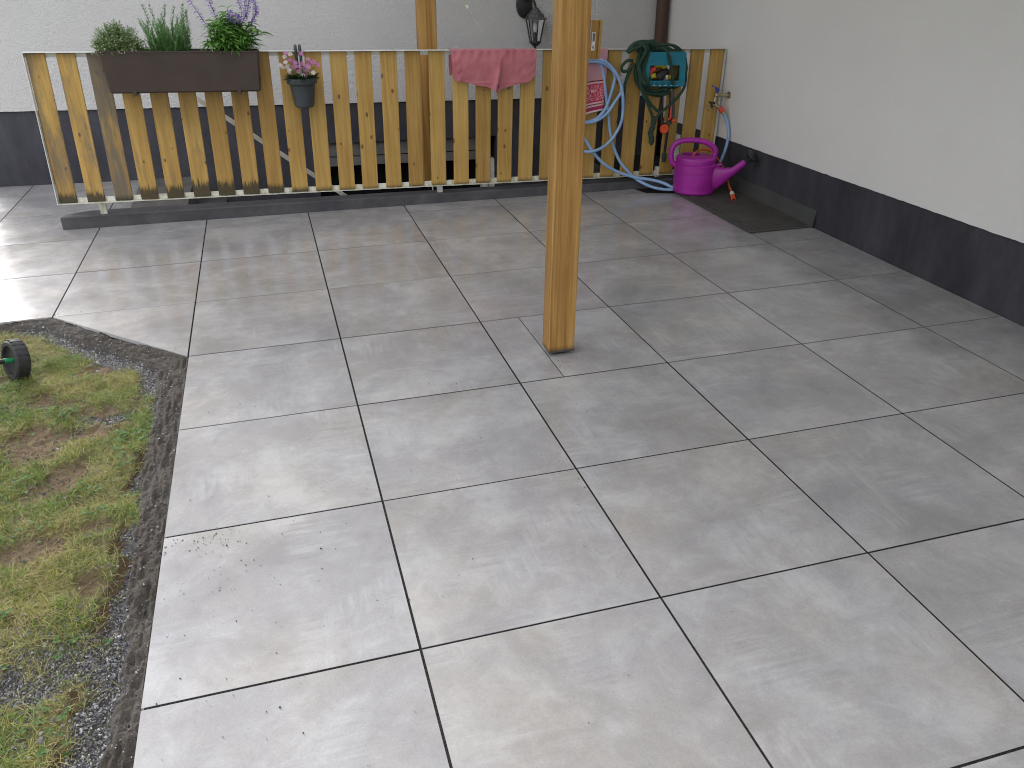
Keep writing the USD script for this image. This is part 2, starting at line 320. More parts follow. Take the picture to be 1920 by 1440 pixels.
SOIL = plain('soil', (.012, .009, .007), (.04, .03, .02), rough=1.0, scale=90.0, bump=1.0, bscale=120.0, dist=.01)
ANTHR = plain('anthracite_plastic', (.030, .037, .041), (.040, .047, .051), rough=.42, scale=8.0)
PINKC = M('pink_cotton', {
    'g': ('geometry', {}), 'w': ('noise_texture', {'scale': 9.0, 'detail': 4.0}), 'r': ('rgb_ramp', {'ramp': [(.3, (.43, .135, .16)), (.7, (.50, .175, .20))]}),
    'nb': ('noise_texture', {'scale': 420.0, 'detail': 2.0}), 'b': ('bump', {'strength': .35, 'distance': .0015}), 'p': ('principled_bsdf', {'roughness': .95, 'specular_ior_level': .15, 'sheen_weight': .3})},
    [('g.position', 'w.vector'), ('w.fac', 'r.fac'), ('r.color', 'p.base_color'), ('g.position', 'nb.vector'), ('nb.fac', 'b.height'), ('b.normal', 'p.normal')])
BLACKM = plain('black_iron', (.014, .014, .015), (.022, .022, .023), rough=.45, scale=60.0, bump=.2, bscale=300.0)
GREYM = plain('lantern_cap_grey', (.05, .05, .05), (.075, .075, .072), rough=.5, scale=40.0)
GLASS = M('clear_pane', {'t': ('transparent_bsdf', {'color': (.93, .95, .95)}), 'gl': ('glossy_bsdf', {'roughness': .04, 'color': (1, 1, 1)}), 'f': ('fresnel', {'IOR': 1.5}), 'm': ('mix_closure', {})},
          [('f.fac', 'm.fac'), ('t.BSDF', 'm.closure1'), ('gl.BSDF', 'm.closure2')], surface='m.closure')
BULB = plain('bulb_glass', (.75, .75, .72), rough=.15)
BROWNM = plain('brown_downpipe', (.060, .027, .018), (.085, .038, .024), rough=.4, scale=5.0, stretch=(1, 1, .2))
TURQ = plain('turquoise_plastic', (.004, .16, .23), (.006, .19, .27), rough=.38, scale=5.0)
DTURQ = plain('dark_turquoise_plastic', (.003, .085, .13), (.004, .10, .15), rough=.4, scale=5.0)
GREENH = plain('green_textile_hose', (.010, .034, .022), (.022, .058, .036), rough=.8, scale=160.0, bump=.6, bscale=420.0)
BLUEH = plain('blue_hose', (.20, .34, .56), (.29, .44, .66), rough=.32, scale=10.0)
ORANGE = plain('orange_plastic', (.62, .075, .018), (.70, .10, .03), rough=.4, scale=10.0)
REDP = plain('red_plastic', (.55, .05, .04), (.62, .07, .05), rough=.4, scale=10.0)
YELLOW = plain('yellow_rubber', (.50, .45, .02), (.58, .52, .04), rough=.5, scale=20.0)
GREYP = plain('grey_plastic', (.055, .06, .055), (.075, .08, .072), rough=.45, scale=10.0)
BLACKP = plain('black_plastic', (.010, .010, .011), (.016, .016, .017), rough=.5, scale=20.0)
PALE = plain('cream_band', (.58, .55, .45), (.64, .62, .52), rough=.5, scale=60.0)
BRASS = plain('weathered_brass', (.30, .25, .16), (.46, .40, .28), rough=.38, scale=50.0, metal=.85)
BLUEP = plain('blue_handle', (.04, .06, .30), (.05, .08, .36), rough=.4)
PURPLE = plain('magenta_plastic', (.31, .016, .26), (.35, .020, .30), rough=.34, scale=6.0)
MAT = M('slate_panel', {
    'g': ('geometry', {}), 'n': ('noise_texture', {'scale': 5.0, 'detail': 7.0, 'roughness': .65}),
    'r': ('rgb_ramp', {'ramp': [(.35, (.058, .056, .052)), (.6, (.080, .078, .070)), (.75, (.10, .097, .088))]}),
    'v': ('voronoi_texture', {'scale': 26.0}), 'vm': ('math', {'math_type': 'less_than', 'value2': .10}), 'vs': ('separate_color', {}), 'vg': ('math', {'math_type': 'greater_than', 'value2': .88}), 'vv': ('math', {'math_type': 'multiply'}),
    'x': ('mix_color', {'b': (.22, .21, .19)}), 'nb': ('noise_texture', {'scale': 220.0}), 'b': ('bump', {'strength': .35, 'distance': .002}),
    'p': ('principled_bsdf', {'roughness': .7, 'specular_ior_level': .35})},
    [('g.position', 'n.vector'), ('n.fac', 'r.fac'), ('g.position', 'v.vector'), ('v.distance', 'vm.value1'), ('v.color', 'vs.color'), ('vs.r', 'vg.value1'), ('vm.value', 'vv.value1'), ('vg.value', 'vv.value2'),
     ('vv.value', 'x.fac'), ('r.color', 'x.a'), ('x.result', 'p.base_color'), ('g.position', 'nb.vector'), ('nb.fac', 'b.height'), ('b.normal', 'p.normal')])
MATP = plain('upright_panel', (.060, .064, .062), (.078, .082, .080), rough=.6, scale=6.0)
PAPER = plain('paper_label', (.72, .72, .72), (.80, .80, .79), rough=.6)
INK = plain('label_ink', (.03, .03, .04), rough=.7)
TREAD = plain('wheel_rubber', (.012, .012, .013), (.022, .022, .023), rough=.55, scale=60.0)
GREENP = plain('green_hub', (.01, .16, .055), (.014, .20, .07), rough=.4)
GREYW = plain('grey_wheel_disc', (.22, .22, .22), (.34, .34, .34), rough=.5, scale=30.0)

def leafmat(name, c1, c2, scale=30.0, rough=.5, attr=None, trans=.3):
    nd = {'g': ('geometry', {}), 'n': ('noise_texture', {'scale': scale, 'detail': 3.0}), 'r': ('rgb_ramp', {'ramp': [(.3, c1), (.7, c2)]}),
          'p': ('principled_bsdf', {'roughness': rough, 'specular_ior_level': .35}), 't': ('translucent_bsdf', {}), 'm': ('mix_closure', {'fac': trans})}
    lk = [('g.position', 'n.vector'), ('n.fac', 'r.fac'), ('p.BSDF', 'm.closure1'), ('t.BSDF', 'm.closure2')]
    if attr:
        nd['a'] = ('attribute', {'attribute': attr}); lk += [('a.color', 'p.base_color'), ('a.color', 't.color')]
    else: lk += [('r.color', 'p.base_color'), ('r.color', 't.color')]
    return M(name, nd, lk, surface='m.closure')
LEAF_SAGE = leafmat('sage_leaf', (.085, .22, .035), (.19, .39, .08))
LEAF_ROSE = leafmat('rosemary_leaf', (.09, .22, .055), (.21, .40, .13))
LEAF_THY = leafmat('thyme_leaf', (.13, .24, .06), (.42, .48, .27), scale=60.0)
LEAF_DK = leafmat('dark_leaf', (.012, .040, .014), (.03, .075, .024))
VINE = leafmat('pale_vine', (.60, .66, .36), (.80, .82, .64))
PURPF = leafmat('violet_petal', (.28, .17, .52), (.46, .32, .70), scale=60.0)
CALYX = leafmat('dark_calyx', (.035, .012, .045), (.07, .03, .08), scale=60.0)
PINKF = leafmat('pink_petal', (.55, .16, .42), (.78, .42, .66), scale=130.0)
WHITEF = leafmat('white_petal', (.70, .62, .62), (.82, .78, .74), scale=130.0)
GRASSM = leafmat('grass_blade', (.05, .1, .02), (.1, .2, .03), attr='tint', trans=.3, rough=.75)
STONE = M('gravel_stone', {'o': ('object_info', {}), 'a': ('attribute', {'attribute': 'tint'}), 'p': ('principled_bsdf', {'roughness': .8, 'specular_ior_level': .3})}, [('a.color', 'p.base_color')])
GROUND = M('garden_ground', {'a': ('attribute', {'attribute': 'tint'}), 'g': ('geometry', {}), 'n': ('noise_texture', {'scale': 240.0, 'detail': 5.0, 'roughness': .7}),
    'r': ('rgb_ramp', {'ramp': [(.3, (.5, .5, .5)), (.7, (1.4, 1.4, 1.4))]}), 'x': ('mix_color', {'blend_type': 'multiply', 'fac': 1.0}), 'b': ('bump', {'strength': .9, 'distance': .006}),
    'p': ('principled_bsdf', {'roughness': .97, 'specular_ior_level': .15})},
    [('g.position', 'n.vector'), ('n.fac', 'r.fac'), ('a.color', 'x.a'), ('r.color', 'x.b'), ('x.result', 'p.base_color'), ('n.fac', 'b.height'), ('b.normal', 'p.normal')])
LAWNFAR = plain('far_lawn', (.045, .075, .018), (.10, .12, .035), rough=.95, scale=9.0, bump=.8, bscale=60.0, dist=.02)

# ================================================================== setting: ground, terrace, kerb, stairwell
E_ = 120.0
def sheet(x0, x1, y0, y1, z): return np.array([[x0, y0, z], [x1, y0, z], [x1, y1, z], [x0, y1, z]]), np.array([[0, 1, 2], [0, 2, 3]])
obj('garden_ground', [sheet(-E_, -.19, -E_, E_, -.085), sheet(3.74, E_, -E_, E_, -.085), sheet(-.19, 3.74, -E_, 5.15, -.085), sheet(-.19, 3.74, 6.7, E_, -.085)], LAWNFAR, kind='structure', label='wide lawn ground around the house')

BW = lambda x: 6.62 - .075 * x              # foot line of the back wall
KF = lambda x: 5.074 - .0281 * x            # front of the kerb
KB = lambda x: KF(x) + .165 - .012 * max(x, 0)
S, GAP = 0.8, 0.0085
terr = thing('terrace', 'grey concrete-look porcelain slab terrace', None, (0, 0, 0), kind='structure')
outline = Polygon([(0, -4), (0, 2.4), (-.8, 3.2), (-4.8, 3.2), (-4.8, 7.4), (-1.9, BW(-1.9) + .01), (4.538, BW(4.538)), (4.538, -4)])
kerbpoly = Polygon([(-1.066, KF(-1.066)), (-1.045, 5.165), (-.985, 5.215), (-.88, 5.255), (-.76, 5.268), (-.62, 5.262), (-.18, KB(-.18)), (1.0, KB(1.0)), (2.5, KB(2.5)), (3.74, KB(3.74)), (4.538, KB(4.538)), (4.538, KF(4.538)), (3.74, KF(3.74))])
pit = Polygon([(-.17, 5.1), (3.74, 5.1), (3.74, 6.6), (-.17, 6.66)])
landing = Polygon([(-.625, 5.2), (-.17, 5.2), (-.17, 6.7), (-.645, 6.7)])
notch = Polygon([(3.70, 5.3), (3.70, 4.985), (3.745, 4.80), (4.0, 4.71), (4.6, 4.71), (4.6, 7), (3.7, 7)])
back_cut = Polygon([(-.2, 5.0), (4.6, 4.92), (4.6, 7), (-.2, 7)])
solid = kerbpoly.union(pit).union(landing).union(notch).union(Polygon([(-.17, 5.12), (4.6, 5.0), (4.6, 7), (-.17, 7)]))
cells = []
for i in range(-6, 6):
    for j in range(-5, 9):
        c = sbox(i * S + GAP / 2, j * S + GAP / 2, (i + 1) * S - GAP / 2, (j + 1) * S - GAP / 2)
        if i == 2 and j == 2:   # the tile cut around the post
            cells += [sbox(1.6 + GAP / 2, 1.6 + GAP / 2, 1.8285, 2.4 - GAP / 2), sbox(1.8335, 1.6 + GAP / 2, 2.4 - GAP / 2, 2.4 - GAP / 2)]
        else: cells.append(c)
nt = 0
for c in cells:
    g = c.intersection(outline.buffer(-.0005)).difference(solid.buffer(.003))
    for q in (list(g.geoms) if hasattr(g, 'geoms') else [g]):
        if q.is_empty or q.area < 2e-4: continue
        q = q.simplify(.0008)
        h = rng.normal(0, .0005)
        if abs(q.convex_hull.area - q.area) < 1e-4 and len(q.exterior.coords) < 14:
            m = prism(np.array(Polygon(q.convex_hull).exterior.coords)[:-1], -.02, h)
        else: m = extr(q, -.02, h)
        s = rng.random()
        obj('tile', m, TILE, terr, prim={'seed': np.full(len(m[0]), s)}); nt += 1
bed = outline.buffer(-.012).difference(pit.buffer(.03))
obj('joint_bed', extr(bed, -.08, -.0016), JOINT, terr)

k = thing('kerb', 'low dark grey painted concrete kerb under the slatted fence', 'kerb', (1.7, 5.1, 0))
def kerb_mesh(poly, z0, zf, ch=.008):
    """polygon extruded to the height zf(x) with a small rounded top edge"""
    inner = poly.buffer(-ch, join_style=1)
    tri_v, tri_f = trimesh.creation.triangulate_polygon(inner, engine='earcut')
    n = 140
    def ringp(pl):
        L = pl.exterior.length; return np.array([pl.exterior.interpolate(L * t / n).coords[0] for t in range(n)])
    o = np.array(poly.exterior.coords)[:-1]
    from shapely import segmentize
    o = np.array(segmentize(poly.exterior, .05).coords)[:-1]
    inn = np.array([inner.exterior.interpolate(inner.exterior.project(Point(p))).coords[0] for p in o])
    m = len(o)
    V = np.vstack([np.c_[o, np.full(m, z0)], np.c_[o, [zf(x) - ch for x in o[:, 0]]], np.c_[inn, [zf(x) for x in inn[:, 0]]]])
    F = []
    for a in (0, m):
        for q in range(m):
            l = (q + 1) % m; F += [[a + q, a + l, a + m + l], [a + q, a + m + l, a + m + q]]
    F2 = np.array(tri_f) + len(V)
    V = np.vstack([V, np.c_[tri_v, [zf(x) for x in tri_v[:, 0]]]])
    return V, np.vstack([np.array(F), F2])
obj('kerb_body', kerb_mesh(kerbpoly, -.1, lambda x: .093 - .006 * x), KERB, k)

st = thing('stairwell', 'sunken basement stairwell behind the kerb', None, (1.7, 5.9, -1.8), kind='structure')
obj('landing_slab', extr(landing.difference(kerbpoly.buffer(.002)).intersection(Polygon([(-1, 5), (0, 5), (0, BW(0) - .014), (-1, BW(-1) - .014)])), -.3, .012), SLAB, st)
obj('stair_wall', [bx(-.2, 3.74, 5.075, 5.10, -1.9, -.09), bx(3.74, 3.9, 5.1, 6.6, -1.9, -.02)], DARKC, st)
for n_ in range(9):
    obj('step', bx(-.17 + n_ * .27, .11 + n_ * .27, 5.105, 6.57 - .075 * (.1 + .27 * n_), -1.9, -.17 - n_ * .18, .006), DARKC, st)
obj('stair_floor', bx(2.26, 3.74, 5.105, 6.32, -1.9, -1.79), DARKC, st)
obj('corner_floor', extr([(3.745, 4.7), (4.53, 4.7), (4.53, 6.27), (3.745, 6.33)], -.08, -.012), DARKC, st)

# ================================================================== house
hs = thing('house', 'white rendered house with dark grey plinth round the terrace corner', 'house', (4.5, 6.3, 0))
def wallbox(pts_xy, zb, zt):
    P = np.array(pts_xy, float); return hull(np.vstack([np.c_[P, zb], np.c_[P, np.full(len(P), zt)]]))
zpb = lambda x: .6475 - .0105 * x
zpr = lambda y: .462 - .0105 * y
def rough_bottom(p0, p1, zf, n, seed, thick, ztop, amp):
    """thin render front with a slightly ragged lower edge; thick is the vector into the wall"""
    t = np.linspace(0, 1, n); xy = np.array(p0)[None] * (1 - t[:, None]) + np.array(p1)[None] * t[:, None]
    L = np.hypot(*(np.array(p1) - np.array(p0)))
    zb = np.array([zf(*p) for p in xy]) + amp * (meshkit.fbm(np.c_[t * L * 18, 0 * t, 0 * t + seed], 4) - .5) * 2
    back = xy + np.array(thick)[None]
    V = np.vstack([np.c_[xy, zb], np.c_[xy, np.full(n, ztop)], np.c_[back, zb], np.c_[back, np.full(n, ztop)]])
    F = []
    for i in range(n - 1):
        F += [[i, i + 1, n + i + 1], [i, n + i + 1, n + i], [2 * n + i, 2 * n + i + 1, i + 1], [2 * n + i, i + 1, i], [n + i, n + i + 1, 3 * n + i + 1], [n + i, 3 * n + i + 1, 3 * n + i], [2 * n + i + 1, 2 * n + i, 3 * n + i], [2 * n + i + 1, 3 * n + i, 3 * n + i + 1]]
    for e in (0, n - 1): F += [[e, n + e, 3 * n + e], [e, 3 * n + e, 2 * n + e]]
    return V, np.array(F)
ZT = 5.4
obj('back_wall', rough_bottom((-1.985, BW(-1.985)), (4.53, BW(4.53)), lambda x, y: zpb(x), 500, 3, (.02, .25), ZT, .002), RENDERB, hs)
obj('side_wall', rough_bottom((4.53, BW(4.53) - .002), (4.53, -7), lambda x, y: zpr(y), 900, 9, (.25, 0), ZT, .003), RENDER, hs)
obj('back_wing', [bx(-1.985, 9, 7.05, 13, -1, ZT), bx(4.79, 9, -7, 7.0, -1, ZT)], RENDER, hs)
def plw(x0, x1, z0, z1, set_=.012, th=.2): return hull([[x, BW(x) + s, z] for x in (x0, x1) for s in (set_, th) for z in (z0, z1)])
WX0, WX1 = 1.0, 2.64
obj('back_plinth', [plw(-1.98, 4.54, .262, .70), plw(-1.98, WX0, -1.9, .262), plw(2.80, 4.54, -1.9, .262), plw(WX0, 2.80, -1.9, -.95)], PLINTH, hs)
obj('side_plinth', [bx(4.543, 4.75, -7, BW(4.54) + .02, -1.9, .5)], PLINTH, hs)
w = obj('basement_window', [plw(WX0, 2.80, -.95, .262, .16, .2)], BLACK, hs)
obj('lintel', [plw(WX0 + .002, WX1, .128, .260, .035, .15)], SHUTTER, w)
obj('shutter_rail', [plw(WX0 + .002, WX1, .035, .118, .02, .15)], SHUTTER, w)
obj('frame', [plw(WX1 + .02, WX1 + .075, -.9, .03, .05, .15), plw(WX1 + .085, WX1 + .15, -.9, .03, .06, .15)], WHITEM, w)

rf = thing('patio_roof', 'timber canopy roof carried by the posts over the terrace', 'roof', (3.0, 2.5, 2.4))
RX0, RX1, RY0, RY1 = 1.82, 4.52, -2.6, 6.2
RZ = 1.2
for n_ in range(16):
    x0 = RX0 + n_ * (RX1 - RX0) / 16
    obj('roof_plank', bx(x0, x0 + (RX1 - RX0) / 16 - .004, RY0, RY1, 2.62 + RZ, 2.645 + RZ), ROOFW, rf)
for n_ in range(11):
    y0 = RY0 + .1 + n_ * .93
    obj('rafter', bx(RX0 + .05, RX1, y0, y0 + .07, 2.50 + RZ, 2.618 + RZ), POST, rf, prim={'seed': np.full(8, n_ * .13), 'height': np.full(8, 1.0), 'weather': np.zeros(8), 'grime': np.zeros(8)})
obj('beam', bx(1.855, 1.99, RY0 + .03, RY1, 2.32 + RZ, 2.498 + RZ), POST, rf, prim={'seed': np.full(8, .7), 'height': np.full(8, 1.0), 'weather': np.zeros(8), 'grime': np.zeros(8)})

# ================================================================== posts
def post(label, x0, x1, y0, y1, z0, z1, lean, seed):
    t = thing('wooden_post', label, 'post', ((x0 + x1) / 2, (y0 + y1) / 2, z0), group='square timber posts of the canopy')
    ch, nz = .004, 60
    c = np.array([(x0 + ch, y0), (x1 - ch, y0), (x1, y0 + ch), (x1, y1 - ch), (x1 - ch, y1), (x0 + ch, y1), (x0, y1 - ch), (x0, y0 + ch)])
    zs = np.linspace(z0, z1, nz); V = []
    for z in zs:
        w_ = .0009 * (meshkit.noise(np.c_[c * 40, np.full(8, z * 9 + seed * 10)]) - .5)
        V.append(np.c_[c[:, 0] + lean * (z - z0) + w_, c[:, 1] + w_, np.full(8, z)])
    V = np.vstack(V); F = []
    for i in range(nz - 1):
        for q in range(8):
            l = (q + 1) % 8; F += [[i * 8 + q, i * 8 + l, (i + 1) * 8 + l], [i * 8 + q, (i + 1) * 8 + l, (i + 1) * 8 + q]]
    for q in range(1, 7): F += [[0, q + 1, q], [(nz - 1) * 8, (nz - 1) * 8 + q, (nz - 1) * 8 + q + 1]]
    n = len(V)
    obj('shaft', (V, np.array(F)), POST, t, prim={'seed': np.full(n, seed), 'height': V[:, 2] - z0, 'weather': np.zeros(n), 'grime': np.full(n, .018)})
    xm, ym = (x0 + x1) / 2, (y0 + y1) / 2
    obj('foot_plate', [bx(x0 + .006, x1 + .004, y0 + .004, y1 - .004, z0 - .012, z0 - .0005, .001)], GREYM, t)
    obj('foot_sleeve', [bx(xm - .03, xm + .03, ym - .03, ym + .03, 0, z0 - .0125, .002)], BLACKM, t)
    return t
post('front square timber post standing free on the terrace tiles', 1.828, 1.972, 1.84, 1.942, .030, 2.318 + RZ, .0165, .31)
post('rear square timber post standing behind the slatted fence', 1.835, 1.985, 5.30, 5.42, .09, 2.318 + RZ, .0165, .77)

# ================================================================== fence (its frame follows the level, the terrace falls away by 2.4 %)
TH = .0245
def FR(v):
    v = np.array(v, float); return np.c_[v[:, 0] * math.cos(TH) + v[:, 2] * math.sin(TH), v[:, 1], v[:, 2] * math.cos(TH) - v[:, 0] * math.sin(TH)]
def fbox(*a, **k):
    v, f = bx(*a, **k); return FR(v), f
fen = thing('slatted_fence', 'long fence of upright pine boards on a white steel frame', 'fence', (1.75, 5.06, .1))
A0, A1, CB, CT = -1.040, 4.482, .197, 1.268
obj('top_rail', [fbox(A0, A1, 5.006, 5.060, CT, CT + .004), fbox(A0, A1, 5.0545, 5.0590, CT - .034, CT - .0005)], WHITEM, fen)
obj('bottom_rail', [fbox(A0, A1, 5.012, 5.060, CB - .004, CB), fbox(A0, A1, 5.0545, 5.0590, CB + .0005, CB + .034)], DIRTYM, fen)
for a in (A0 - .004, A1):
    obj('side_rail', [fbox(a, a + .004, 5.008, 5.060, CB - .004, CT + .004)], WHITEM, fen)
xb = np.array([-1.026, -.827, -.628, -.444, -.256, -.058, .127, .315, .502, .689, .881, 1.069, 1.258, 1.459, 1.653, 1.846, 2.042, 2.235, 2.427, 2.616, 2.808, 2.998, 3.19, 3.387, 3.582, 3.777, 3.974, 4.164, 4.352])
ab = .6 * (xb - .005) + .4 * (-1.031 + .1925 * np.arange(29))
WE = {0: .40, 1: .37, 2: .55, 3: .28, 4: .28, 5: .31, 6: .25, 7: .22}
GR = {0: .13, 1: .14, 2: .05, 3: .17, 4: .16, 5: .22, 6: .20, 7: .19, 8: .12, 9: .055, 10: .04}
for i in range(29):
    w_ = .1265 + rng.normal(0, .0015)
    top = CT - .004 - abs(rng.normal(0, .002)); bot = CB + .002 + abs(rng.normal(0, .002))
    nz = 7; zs = np.linspace(bot, top, nz); a0 = ab[i]; tilt = rng.normal(0, .0016)
    c = np.array([(a0 + .003, 5.0325), (a0 + w_ - .003, 5.0325), (a0 + w_, 5.0355), (a0 + w_, 5.0535), (a0, 5.0535), (a0, 5.0355)])
    V = []
    for z in zs:
        q = c.copy(); q[:, 0] += tilt * (z - .7); q[:, 1] += .0012 * math.sin(z * 4 + i); V.append(np.c_[q, np.full(6, z)])
    V = np.vstack(V); F = []
    for r in range(nz - 1):
        for q in range(6):
            l = (q + 1) % 6; F += [[r * 6 + q, r * 6 + l, (r + 1) * 6 + l], [r * 6 + q, (r + 1) * 6 + l, (r + 1) * 6 + q]]
    for q in range(1, 5): F += [[0, q + 1, q], [(nz - 1) * 6, (nz - 1) * 6 + q, (nz - 1) * 6 + q + 1]]
    n = len(V)
    obj('board', (FR(V), np.array(F)), BOARD, fen, prim={'seed': np.full(n, rng.random() * 3), 'height': V[:, 2] - bot, 'weather': np.full(n, WE.get(i, 0.05)), 'grime': np.full(n, GR.get(i, .018))},
        label={2: 'greyed, strongly weathered board'}.get(i))
obj('foot', [bx(-.775, -.728, 5.115, 5.160, .09, .30, .002)], DIRTYM, fen)
obj('foot', [bx(1.905, 1.950, 5.062, 5.100, .075, .22, .002), bx(1.86, 1.868, 5.075, 5.083, .10, .135)], WHITEM, fen)
obj('foot', [bx(3.955, 3.985, 5.062, 5.10, -.01, .16, .002)], WHITEM, fen)

hr = thing('stair_handrail', 'slanting white flat handrail running down the basement stairs behind the fence', 'handrail', (.6, 5.3, 0))
d_ = np.array([1.08, 0, -.86]); d_ /= np.linalg.norm(d_); nrm = np.array([.62, 0, .78])
p0_, p1_ = np.array([-.12, 5.31, 1.05]), np.array([1.55, 5.31, -.28])
obj('rail_bar', hull([p + s * np.array([0, .006, 0]) + t * nrm * .017 for p in (p0_, p1_) for s in (-1, 1) for t in (-1, 1)]), WHITEM, hr)
obj('rail_post', [bx(1.5, 1.53, 5.30, 5.33, -1.2, -.26)], WHITEM, hr)

# ================================================================== plants helpers
def leaves(bases, dirs, L, W, fold=.25, curl=.35, tip=1.0, seg=3, rg=rng):
    """many lance-shaped leaves as one mesh"""
    V, F, n = [], [], 0
    ts = np.linspace(0, 1, seg + 1)
    prof = np.sin(np.pi * np.clip(ts, .06, .985) ** .8)
    for b, d, l, w in zip(bases, dirs, L, W):
        d = np.array(d, float); d /= np.linalg.norm(d)
        side = np.cross(d, [0, 0, 1.0]); side /= max(np.linalg.norm(side), 1e-6); up = np.cross(side, d)
        rot = rg.uniform(-.6, .6); side, up = side * math.cos(rot) + up * math.sin(rot), up * math.cos(rot) - side * math.sin(rot)
        rows = []
        for t, p in zip(ts, prof):
            c = np.array(b) + d * l * t - np.array([0, 0, 1]) * curl * l * t * t
            rows += [c - side * w * p / 2 + up * fold * w * p / 2, c, c + side * w * p / 2 + up * fold * w * p / 2]
        V.append(np.array(rows))
        for i in range(seg):
            a = n + 3 * i; F += [[a, a + 1, a + 4], [a, a + 4, a + 3], [a + 1, a + 2, a + 5], [a + 1, a + 5, a + 4]]
        n += 3 * (seg + 1)
    return np.vstack(V), np.array(F)

# ================================================================== brown planter box with three plants
def on_slope(z, x): return z - .0265 * x
pb = thing('planter_box', 'dark brown plastic planter box hung over the fence top', 'planter', (.03, 4.93, 1.0))
def boxshell(x0t, x1t, x0b, x1b, yf, yft, yb, zb, zt, th, rr=.02):
    """open tapered trough with rounded corners: outer and inner rings"""
    def ring(x0, x1, y0, y1, z, r, n=6):
        pts = []
        for cx, cy, a in ((x1 - r, y0 + r, -90), (x1 - r, y1 - r, 0), (x0 + r, y1 - r, 90), (x0 + r, y0 + r, 180)):
            for q in range(n): t = math.radians(a + 90 * q / (n - 1)); pts.append((cx + r * math.cos(t), cy + r * math.sin(t), on_slope(z, cx + r * math.cos(t))))
        return np.array(pts)
    R_ = [ring(x0b + .012, x1b - .012, yf + .012, yb - .012, zb, rr), ring(x0b, x1b, yf, yb, zb + .012, rr), ring(x0t + .0, x1t - .0, yft, yb, zt - .012, rr), ring(x0t - .004, x1t + .004, yft - .004, yb + .004, zt - .010, rr), ring(x0t - .004, x1t + .004, yft - .004, yb + .004, zt, rr),
          ring(x0t + th, x1t - th, yft + th, yb - th, zt, rr * .8), ring(x0b + th, x1b - th, yf + th, yb - th, zb + .05, rr * .8)]
    n = len(R_[0]); V = np.vstack(R_); F = []
    for i in range(len(R_) - 1):
        for q in range(n):
            l = (q + 1) % n; F += [[i * n + q, i * n + l, (i + 1) * n + l], [i * n + q, (i + 1) * n + l, (i + 1) * n + q]]
    for q in range(1, n - 1): F += [[0, q + 1, q]]
    return V, np.array(F)
obj('box', boxshell(-.500, .580, -.478, .562, 4.835, 4.82, 4.998, 1.008, 1.293, .006), BROWNP, pb, smooth=35)
obj('soil', hull([[x, y, on_slope(1.245, x)] for x in (-.488, .568) for y in (4.83, 4.99)] + [[x, y, on_slope(1.15, x)] for x in (-.488, .568) for y in (4.835, 4.985)]), SOIL, pb)
for xx in (-.31, .405):
    obj('hanging_bracket', [bx(xx - .016, xx + .016, 4.826, 5.004, on_slope(.997, xx), on_slope(1.004, xx), .001), bx(xx - .013, xx + .013, 4.822, 4.8265, on_slope(.990, xx), on_slope(1.03, xx), .001), bx(xx - .013, xx + .013, 5.0, 5.004, on_slope(1.0, xx), on_slope(1.29, xx))], BROWNP, pb)

def pt(name, label, loc): return thing(name, label, 'plant', loc, group=None)
# thyme cushion
r1 = np.random.default_rng(11)
t1 = pt('thyme_plant', 'low rounded grey-green thyme cushion at the left end of the planter', (-.355, 4.915, 1.26))
B, D = [], []
stems = []
for i in range(430):
    az, el = r1.uniform(0, 2 * np.pi), math.acos(r1.uniform(0.0, 1)); dr = np.array([math.sin(el) * math.cos(az), .75 * math.sin(el) * math.sin(az), math.cos(el) * .98 + .05])
    R0 = .195 * r1.uniform(.82, 1.06); tip = np.array([-.365, 4.912, 1.265]) + dr * np.array([R0 * .93, R0 * .74, R0 * 1.10]); root = np.array([-.365, 4.912, 1.255]) + dr * np.array([.04, .03, .01])
    mid = (tip + root) / 2 + np.array([0, 0, .015]); P = spline([root, mid, tip], 4); stems.append(tube(P, .0011, 3))
    for s in np.linspace(.3, 1, 11):
        q = P[min(int(s * (len(P) - 1)), len(P) - 1)]
        for _ in range(3): B.append(q + r1.normal(0, .003, 3)); D.append(dr * .1 + r1.normal(0, .7, 3))
nB = len(B)
obj('foliage', leaves(B, D, r1.uniform(.009, .015, nB), r1.uniform(.007, .011, nB), seg=2, curl=.1, rg=r1), LEAF_THY, t1)
obj('stems', stems, LEAF_SAGE, t1)
fl = [ball(np.array([-.365, 4.912, 1.275]) + v * np.array([.185, .13, .205]) / np.linalg.norm(v), .0032, 0) for v in [np.array([r1.normal(), r1.normal() - .4, abs(r1.normal())]) for _ in range(90)]]
obj('blossoms', fl, WHITEF, t1)
# rosemary
t2 = pt('rosemary_plant', 'upright feathery green rosemary in the middle of the planter', (-.04, 4.92, 1.25))
B, D, L_, stems = [], [], [], []
for i in range(105):
    bx_ = np.array([r1.uniform(-.16, .10), r1.uniform(4.86, 4.97), 1.245]); az = r1.uniform(0, 2 * np.pi); ln = r1.uniform(.10, .27) if i > 9 else r1.uniform(.29, .37)
    lean = np.array([(bx_[0] + .03) * .75 + r1.normal(0, .19), r1.normal(0, .14), 1]); lean /= np.linalg.norm(lean); tip = bx_ + lean * ln + np.array([r1.normal(0, .012), 0, 0])
    P = spline([bx_, (bx_ + tip) / 2 + r1.normal(0, .012, 3), tip], 8); stems.append(tube(P, np.linspace(.0018, .001, len(P)), 4))
    m = int(ln * 330)
    for s in np.linspace(.12, 1, m):
        q = P[min(int(s * (len(P) - 1)), len(P) - 1)]; az = r1.uniform(0, 2 * np.pi)
        B.append(q + r1.normal(0, .002, 3)); D.append(np.array([math.cos(az), math.sin(az), .45 + .8 * s])); L_.append(r1.uniform(.024, .040) * (1.15 - .35 * s))
obj('foliage', leaves(B, D, L_, np.full(len(B), .0038), seg=2, curl=.1, rg=r1), LEAF_ROSE, t2)
obj('stems', stems, LEAF_ROSE, t2)
